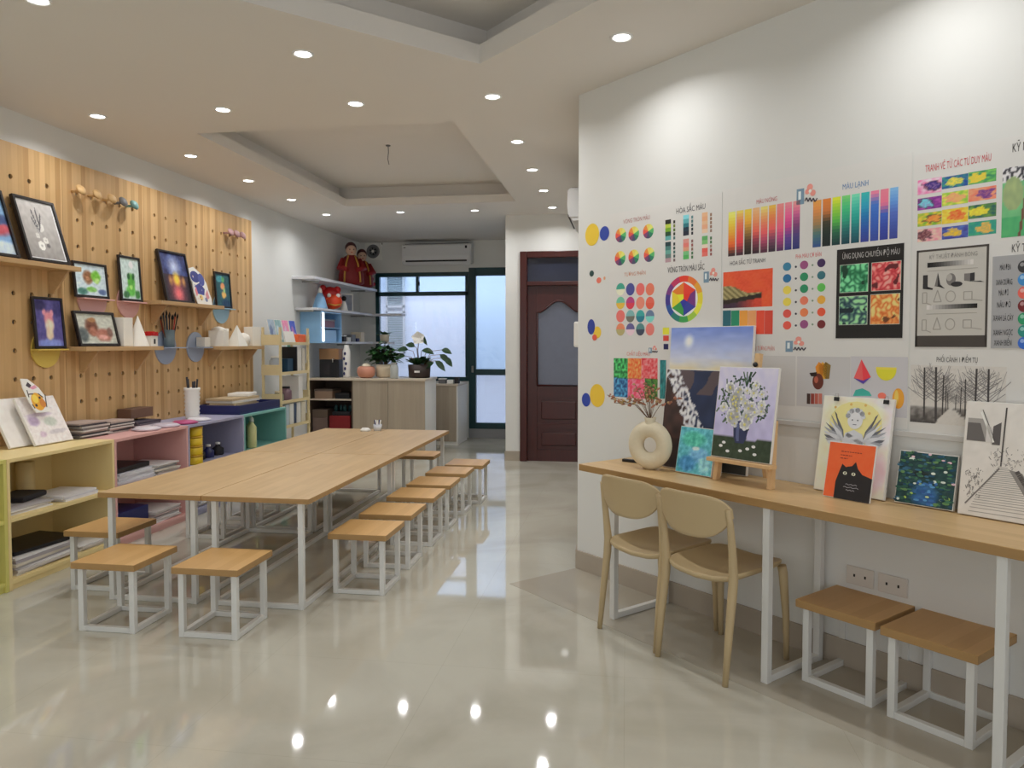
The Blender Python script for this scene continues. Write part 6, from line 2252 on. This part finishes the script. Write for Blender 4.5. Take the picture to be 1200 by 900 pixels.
dk('painting', 'dark painting of white surf on brown rocks leaning before the seascape', 0.845, 1.235, -0.175, 0.515, 0.06, a_surf, nx=60, nzz=72)
dk('small_painting', 'small turquoise abstract painting leaning in front of the surf painting', 1.018, 1.243, -0.245, 0.232, 0.045,
   A((88, 172, 186), [(0.4, 0.75, 0.4, 0.2, (80, 180, 160)), (0.6, 0.4, 0.35, 0.2, (110, 170, 210)), (0.3, 0.2, 0.3, 0.2, (60, 130, 180)), (0.8, 0.2, 0.2, 0.2, (140, 200, 214)), (0.5, 0.55, 0.12, 0.05, (206, 226, 226))], 44, 11, 61), nx=40, nzz=40, cat='painting')


def flower_strokes(a):
    rr = random.Random(11)
    W, H = 0.315, 0.425
    def P(u, v):
        return (-W / 2 + W * u, H * v)
    a.poly([P(0.36, 0.24), P(0.40, 0.18), P(0.54, 0.18), P(0.58, 0.24), P(0.62, 0.42), P(0.33, 0.42)], (44, 50, 84), 1)
    a.poly([P(0.40, 0.24), P(0.42, 0.2), P(0.46, 0.2), P(0.44, 0.4), P(0.39, 0.4)], (84, 92, 130), 2)
    for i in range(170):
        t = rr.uniform(0, 2 * PI)
        r = rr.uniform(0, 1) ** 0.6
        u, v = 0.48 + 0.45 * r * math.cos(t), 0.63 + 0.30 * r * math.sin(t)
        p, q = P(u, v), P(u + rr.uniform(-0.06, 0.06), v + rr.uniform(-0.06, 0.06))
        a.line(p, q, 0.008, rr.choice([(60, 84, 66), (84, 104, 84), (44, 66, 56), (110, 120, 120)]), 1)
    for i in range(5):
        a.line(P(0.5, 0.8), P(0.5 + rr.uniform(-0.1, 0.1), 0.96), 0.006, (64, 92, 70), 1)
    k = 2
    for i in range(36):
        t = rr.uniform(0, 2 * PI)
        r = rr.uniform(0, 1) ** 0.6
        u, v = 0.46 + 0.37 * r * math.cos(t), 0.62 + 0.25 * r * math.sin(t)
        cx, cy = P(u, v)
        R0 = rr.uniform(0.017, 0.027)
        for j in range(7):
            b_ = 2 * PI * j / 7 + rr.uniform(0, 0.5)
            a.disc(cx + R0 * 0.62 * math.cos(b_), cy + R0 * 0.62 * math.sin(b_), R0 * 0.45, rr.choice([(232, 232, 228), (216, 218, 222), (240, 240, 236)]), n=8, k=k)
        a.disc(cx, cy, R0 * 0.28, (196, 190, 120), n=8, k=k + 1)
    for (u, v) in ((0.15, 0.13), (0.28, 0.08), (0.5, 0.10), (0.62, 0.13), (0.75, 0.08), (0.72, 0.16), (0.2, 0.17)):
        p = P(u, v)
        a.disc(p[0], p[1], 0.011, (226, 226, 216), 0.007, n=9, k=2)


def a_flower(u, v):
    if v < 0.235 + 0.012 * math.sin(u * 7):
        return tuple(x + (nz(u, v, 20, 2) - 0.5) * 30 for x in (48, 62, 44))
    return tuple(x + (nz(u, v, 10, 3) - 0.5) * 24 for x in lerp((172, 166, 206), (200, 196, 220), v))


# table easel carrying the flower painting
t = thing('table_easel', 'small beech table easel holding the white flower painting', 'easel', PB(1.42, -0.20, DT), RZB)
EZ = 0.112
for sx in (-1, 1):
    MB(M_EASEL).loft([[(sx * 0.150 + dx, yy - 0.055, 0), (sx * 0.150 + dx, yy - 0.025, 0), (sx * 0.135 + dx, yy + 0.015 - 0.0, 0.30), (sx * 0.135 + dx, yy - 0.01, 0.30)] for dx, yy in ((-0.011, 0), (0.011, 0))], smooth=False).build('front_leg', t)
MB(M_EASEL).box(-0.175, 0.175, -0.085, -0.032, EZ - 0.02, EZ - 0.002, bev=0.002).build('canvas_ledge', t)
MB(M_EASEL).tube([(0, 0.14, 0.012), (0, 0.06, 0.36)], 0.010, square=True).build('rear_leg', t)
MB(M_EASEL).tube([(0, 0.01, 0.16), (0, 0.074, 0.60)], 0.013, square=True).build('mast', t)
MB(M_EASEL).box(-0.14, 0.14, 0.002, 0.018, 0.27, 0.295, bev=0.002).build('cross_bar', t)
MB(M_BLACK).ball(0, 0.045, 0.55, 0.012, n=10).build('clamp_knob', t)
fp = canvas('flower_painting', 'painting of white daisies in a navy vase, standing on the small easel', PB(1.42, -0.20 - 0.066, DT + EZ - 0.002), RZB, 0.325, 0.43, 0.062, a_flower, 0.016, nx=30, nzz=40, extra=flower_strokes)


def angel(a):
    W, H = 0.32, 0.42
    def P(u, v):
        return (-W / 2 + W * u, H * v)
    p = P(0.5, 0.72)
    a.disc(p[0], p[1], 0.118, (226, 206, 140), 0.098, k=1)
    g1, g2, g3 = (150, 152, 158), (196, 198, 202), (96, 98, 106)
    for sg in (-1, 1):
        s0 = P(0.5 + sg * 0.13, 0.55)
        for i in range(9):
            q = R(68 - 11 * i)
            L1 = 0.118 - 0.006 * i
            e0 = (s0[0] + sg * 0.3 * L1 * math.cos(q), s0[1] + 0.3 * L1 * math.sin(q))
            e1 = (s0[0] + sg * L1 * math.cos(q), s0[1] + L1 * math.sin(q))
            e2 = (e1[0] + sg * 0.012, e1[1] + 0.012)
            a.poly([s0, (e0[0] - sg * 0.006, e0[1] + 0.009), e2, e1, (e0[0] + sg * 0.006, e0[1] - 0.009)], (g3, g1, g2)[i % 3], 2 + i % 3)
    a.poly([P(0.34, 0.50), P(0.38, 0.62), P(0.5, 0.66), P(0.62, 0.62), P(0.67, 0.50), P(0.5, 0.46)], g2, 5)
    p = P(0.5, 0.76)
    a.disc(p[0], p[1], 0.034, (206, 206, 208), 0.038, k=4)
    for i in range(8):
        q = PI * (0.05 + 0.128 * i)
        a.disc(p[0] + 0.034 * math.cos(q), p[1] + 0.012 + 0.032 * math.sin(q), 0.011, (g2, g1)[i % 2], n=10, k=5)
    for dx in (-0.012, 0.012):
        a.disc(p[0] + dx, p[1], 0.004, g3, 0.003, n=8, k=6)
    a.line((p[0] - 0.008, p[1] - 0.019), (p[0] + 0.008, p[1] - 0.019), 0.003, g3, 6)
    a.line(P(0.36, 0.52), P(0.60, 0.61), 0.017, g2, 6)
    a.line(P(0.64, 0.52), P(0.40, 0.61), 0.017, g1, 5)
    for (u, v) in ((0.2, 0.88), (0.42, 0.92), (0.68, 0.84), (0.8, 0.74), (0.16, 0.62), (0.62, 0.92)):
        q = P(u, v)
        a.disc(q[0], q[1], 0.006, (206, 170, 90), n=8, k=2)


dk('painting', 'pale canvas of a grey winged child in a yellow glow, clips at the corners', 1.69, 2.005, -0.10, 0.42, 0.075,
   A((222, 212, 196), [(0.85, 0.75, 0.3, 0.3, (222, 210, 214)), (0.8, 0.25, 0.25, 0.25, (222, 190, 196)), (0.15, 0.4, 0.2, 0.4, (228, 218, 190)), (0.5, 0.8, 0.5, 0.2, (230, 216, 170))], 10, 8, 81), extra=angel)
for (s_, lab) in ((1.755, 'black clip on the top left of the winged child canvas'), (1.975, 'black clip on the top right of the winged child canvas')):
    t = thing('bulldog_clip', lab, 'clip', PB(s_, -0.034, DT + 0.3955), RZB, 'clips on the winged child canvas', rx=-0.18)
    MB(M_BLACK).box(-0.012, 0.012, -0.004, -0.0005, 0, 0.017, bev=0.001).build('jaw', t)
    MB(M_STEEL).tube([(-0.008, -0.002, 0.0175), (-0.006, -0.003, 0.032), (0.006, -0.003, 0.032), (0.008, -0.002, 0.0175)], 0.0012, n=6).build('wire_handle', t)


def cat_art(a):
    W, H = 0.205, 0.235
    def P(u, v):
        return (-W / 2 + W * u, H * v)
    bk = (26, 22, 24)
    a.poly([P(0.24, 0.0), P(0.24, 0.30), P(0.30, 0.50), P(0.34, 0.62), P(0.42, 0.57), P(0.55, 0.60), P(0.62, 0.68), P(0.68, 0.56), P(0.78, 0.47), P(0.99, 0.42), P(0.99, 0.0)], bk, 1)
    for u in (0.42, 0.60):
        p = P(u, 0.46)
        a.disc(p[0], p[1], 0.0085, (236, 226, 190), 0.007, n=12, k=2)
        a.disc(p[0], p[1], 0.003, (40, 36, 30), 0.006, n=8, k=3)
    for k_, (u0, u1, v) in enumerate(((0.28, 0.72, 0.84), (0.28, 0.52, 0.775), (0.28, 0.44, 0.72))):
        x = u0
        rr = random.Random(k_)
        while x < u1:
            w = rr.uniform(0.02, 0.06)
            a.line(P(x, v), P(min(u1, x + w), v), 0.0032, (120, 44, 30), 1)
            x += w + 0.015
    for (u0, u1, v) in ((0.46, 0.70, 0.27), (0.42, 0.74, 0.22), (0.48, 0.66, 0.17)):
        a.path([P(u0 + (u1 - u0) * i / 8, v + 0.01 * math.sin(i * 2.1)) for i in range(9)], 0.0022, (150, 146, 150), 2)


dk('cat_card', 'orange card with a black cat peeking up, leaning on the pale canvas', 1.795, 2.0, -0.20, 0.235, 0.05,
   A((224, 92, 44), [], 7, 9, 91), th=0.008, nx=16, nzz=18, extra=cat_art, cat='card')


def lily(a):
    rr = random.Random(21)
    W, H = 0.225, 0.215
    for i in range(230):
        u, v = rr.random() * 0.94 + 0.03, rr.random() * 0.94 + 0.03
        c = rr.choice([(40, 84, 70), (60, 110, 80), (30, 60, 70), (24, 70, 96), (90, 130, 80), (50, 96, 120)])
        if 0.35 < u < 0.7 and v < 0.45:
            c = rr.choice([(50, 100, 160), (80, 140, 190), (40, 80, 140)])
        if rr.random() < 0.12:
            c = rr.choice([(180, 200, 150), (200, 210, 200), (160, 190, 80), (210, 180, 190)])
        a.disc(-W / 2 + W * u, H * v, rr.uniform(0.006, 0.014), c, rr.uniform(0.003, 0.006), n=8, k=1 + i % 4)


dk('small_painting', 'small dark green and blue pond painting leaning on the wall', 2.04, 2.265, -0.085, 0.213, 0.045,
   A((28, 62, 62), [(0.5, 0.2, 0.3, 0.25, (40, 90, 140)), (0.4, 0.6, 0.2, 0.1, (20, 36, 36))], 22, 10, 95), nx=26, nzz=26, extra=lily, cat='painting')


def village(a):
    rr = random.Random(31)
    W, H = 0.44, 0.425
    def P(u, v):
        return (-W / 2 + W * u, H * v)
    K = (70, 66, 64)
    K2 = (140, 136, 132)
    # left house with roof and dark wall
    a.poly([P(0.02, 0.86), P(0.14, 0.86), P(0.24, 0.66), P(0.02, 0.66)], (150, 146, 142), 1)
    a.poly([P(0.02, 0.82), P(0.12, 0.82), P(0.17, 0.66), P(0.02, 0.66)], (96, 92, 90), 2)
    a.line(P(0.12, 0.92), P(0.23, 0.66), 0.007, (220, 216, 210), 3)
    a.line(P(0.13, 0.94), P(0.24, 0.68), 0.0025, K, 3)
    a.poly([P(0.17, 0.66), P(0.22, 0.66), P(0.22, 0.78), P(0.17, 0.82)], (196, 192, 188), 3)
    a.poly([P(0.22, 0.64), P(0.28, 0.64), P(0.28, 0.84), P(0.22, 0.8)], (84, 80, 80), 2)
    # lamp post
    a.line(P(0.30, 0.46), P(0.31, 0.97), 0.005, K, 3)
    # hill of foliage
    for i in range(240):
        u, v = rr.uniform(0.22, 0.98), rr.uniform(0.44, 0.62)
        a.line(P(u, v), P(u + rr.uniform(-0.02, 0.02), v + rr.uniform(-0.02, 0.03)), 0.0022, rr.choice([K2, (170, 166, 160), (110, 106, 104)]), 1 + i % 3)
    for i in range(120):
        u, v = rr.uniform(0.55, 0.78), rr.uniform(0.6, 0.84)
        a.line(P(u, v), P(u + rr.uniform(-0.02, 0.02), v + rr.uniform(-0.02, 0.03)), 0.0025, rr.choice([K2, (150, 146, 142), (96, 92, 90)]), 1 + i % 3)
    # stairs narrowing upwards
    for i in range(22):
        v = 0.04 + 0.42 * (i / 22) ** 0.8
        f = 1 - i / 26
        a.line(P(0.30 - 0.24 * f + 0.02, v), P(0.30 + 0.27 * f, v + 0.006), 0.0022, K2, 1)
    a.line(P(0.05, 0.10), P(0.29, 0.44), 0.005, (110, 106, 104), 2)
    a.poly([P(0.36, 0.44), P(0.46, 0.42), P(0.66, 0.08), P(0.58, 0.08)], (130, 126, 122), 1)
    for i in range(60):
        f = rr.random()
        u0, v0 = 0.40 + 0.22 * f, 0.43 - 0.34 * f
        a.line(P(u0, v0), P(u0 + 0.03, v0 + 0.02), 0.003, (90, 86, 84), 2)
    for i in range(70):
        u, v = rr.uniform(0.03, 0.17), rr.uniform(0.16, 0.42)
        a.line(P(u, v), P(u + rr.uniform(-0.015, 0.015), v + rr.uniform(-0.02, 0.04)), 0.0025, rr.choice([K2, (120, 116, 112)]), 1 + i % 3)
    # right house
    a.poly([P(0.66, 0.14), P(0.98, 0.10), P(0.98, 0.44), P(0.66, 0.40)], (190, 186, 182), 1)
    a.poly([P(0.62, 0.40), P(0.98, 0.44), P(0.98, 0.56), P(0.70, 0.52)], (120, 116, 112), 2)
    for (u, v) in ((0.72, 0.24), (0.84, 0.24)):
        a.poly([P(u, v), P(u + 0.07, v), P(u + 0.07, v + 0.1), P(u, v + 0.1)], (84, 80, 78), 2)


dk('painting', 'black and white ink drawing of village steps, cut by the right edge of the photo', 2.285, 2.73, -0.095, 0.43, 0.06,
   A((206, 202, 196), [], 8, 12, 97), nx=20, nzz=20, extra=village)

# doughnut shaped vase of dried sprigs
t = thing('ring_vase', 'cream ring shaped stoneware vase of dried sprigs on the desk', 'vase', PB(0.885, -0.285, DT), RZB + 0.35)
mb = MB(M_STONE)
n, m_ = 44, 20
rings = []
for i in range(n + 1):
    t_ = 2 * PI * i / n
    R0, r0 = 0.082, 0.043
    ring = []
    for j in range(m_):
        b_ = 2 * PI * j / m_
        rr_ = R0 + r0 * math.cos(b_)
        x, z = rr_ * math.sin(t_) * 0.94, rr_ * math.cos(t_)
        if math.cos(t_) < 0:
            z *= 0.99
        ring.append((x, r0 * 0.86 * math.sin(b_), z + 0.1265))
    rings.append(ring)
mb.loft(rings[:-1] + [rings[0]], cap=False)
bmesh.ops.remove_doubles(mb.bm, verts=mb.bm.verts, dist=1e-5)
for v in mb.bm.verts:
    if v.co.z < 0.008:
        v.co.z = 0.0
mb.build('ring_body', t)
MB(M_STONE).lathe([(0.030, 0.235), (0.027, 0.252), (0.031, 0.268), (0.026, 0.268), (0.022, 0.25)], n=26, cap=False).build('neck', t)
rr = random.Random(4)
stm, flw, lfw = MB(M_STEM), MB(M_DRY), MB(M_DRYL)
for i in range(13):
    sx = rr.uniform(-1, 1)
    tip = Vector((sx * 0.17 - 0.02, rr.uniform(-0.03, 0.03), 0.34 + 0.10 * (1 - abs(sx)) + rr.uniform(-0.03, 0.04)))
    if i < 3:
        tip = Vector((-0.20 - 0.02 * i, -0.01, 0.335 + 0.02 * i))
    mid = Vector((tip.x * 0.35, tip.y * 0.4, 0.33))
    stm.tube([(0, 0, 0.25), mid, tip], 0.0016, n=5)
    for k_ in range(7):
        q = mid.lerp(tip, 0.25 + 0.125 * k_)
        tgt = (flw, lfw, flw)[rr.randrange(3)]
        if rr.random() < 0.6:
            tgt.ball(q.x + rr.uniform(-0.01, 0.01), q.y + rr.uniform(-0.01, 0.01), q.z + rr.uniform(-0.01, 0.01), rr.uniform(0.005, 0.010), n=6)
        else:
            leaf(tgt, q, (rr.uniform(-1, 1), rr.uniform(-0.6, 0.6), rr.uniform(-0.3, 0.8)), (0, 1, 0.2), 0.03, 0.012)
stm.build('stems', t)
flw.build('dried_blossom', t, recalc=False)
lfw.build('straw_leaves', t, recalc=False)
tag(MB(M_BLACK).box(-0.045, 0.045, -0.012, 0.012, 0, 0.016, bev=0.003).build('stapler_box', None, PB(0.66, -0.20, DT), RZB + 0.3), 'small flat black box on the desk left of the ring vase', 'box')
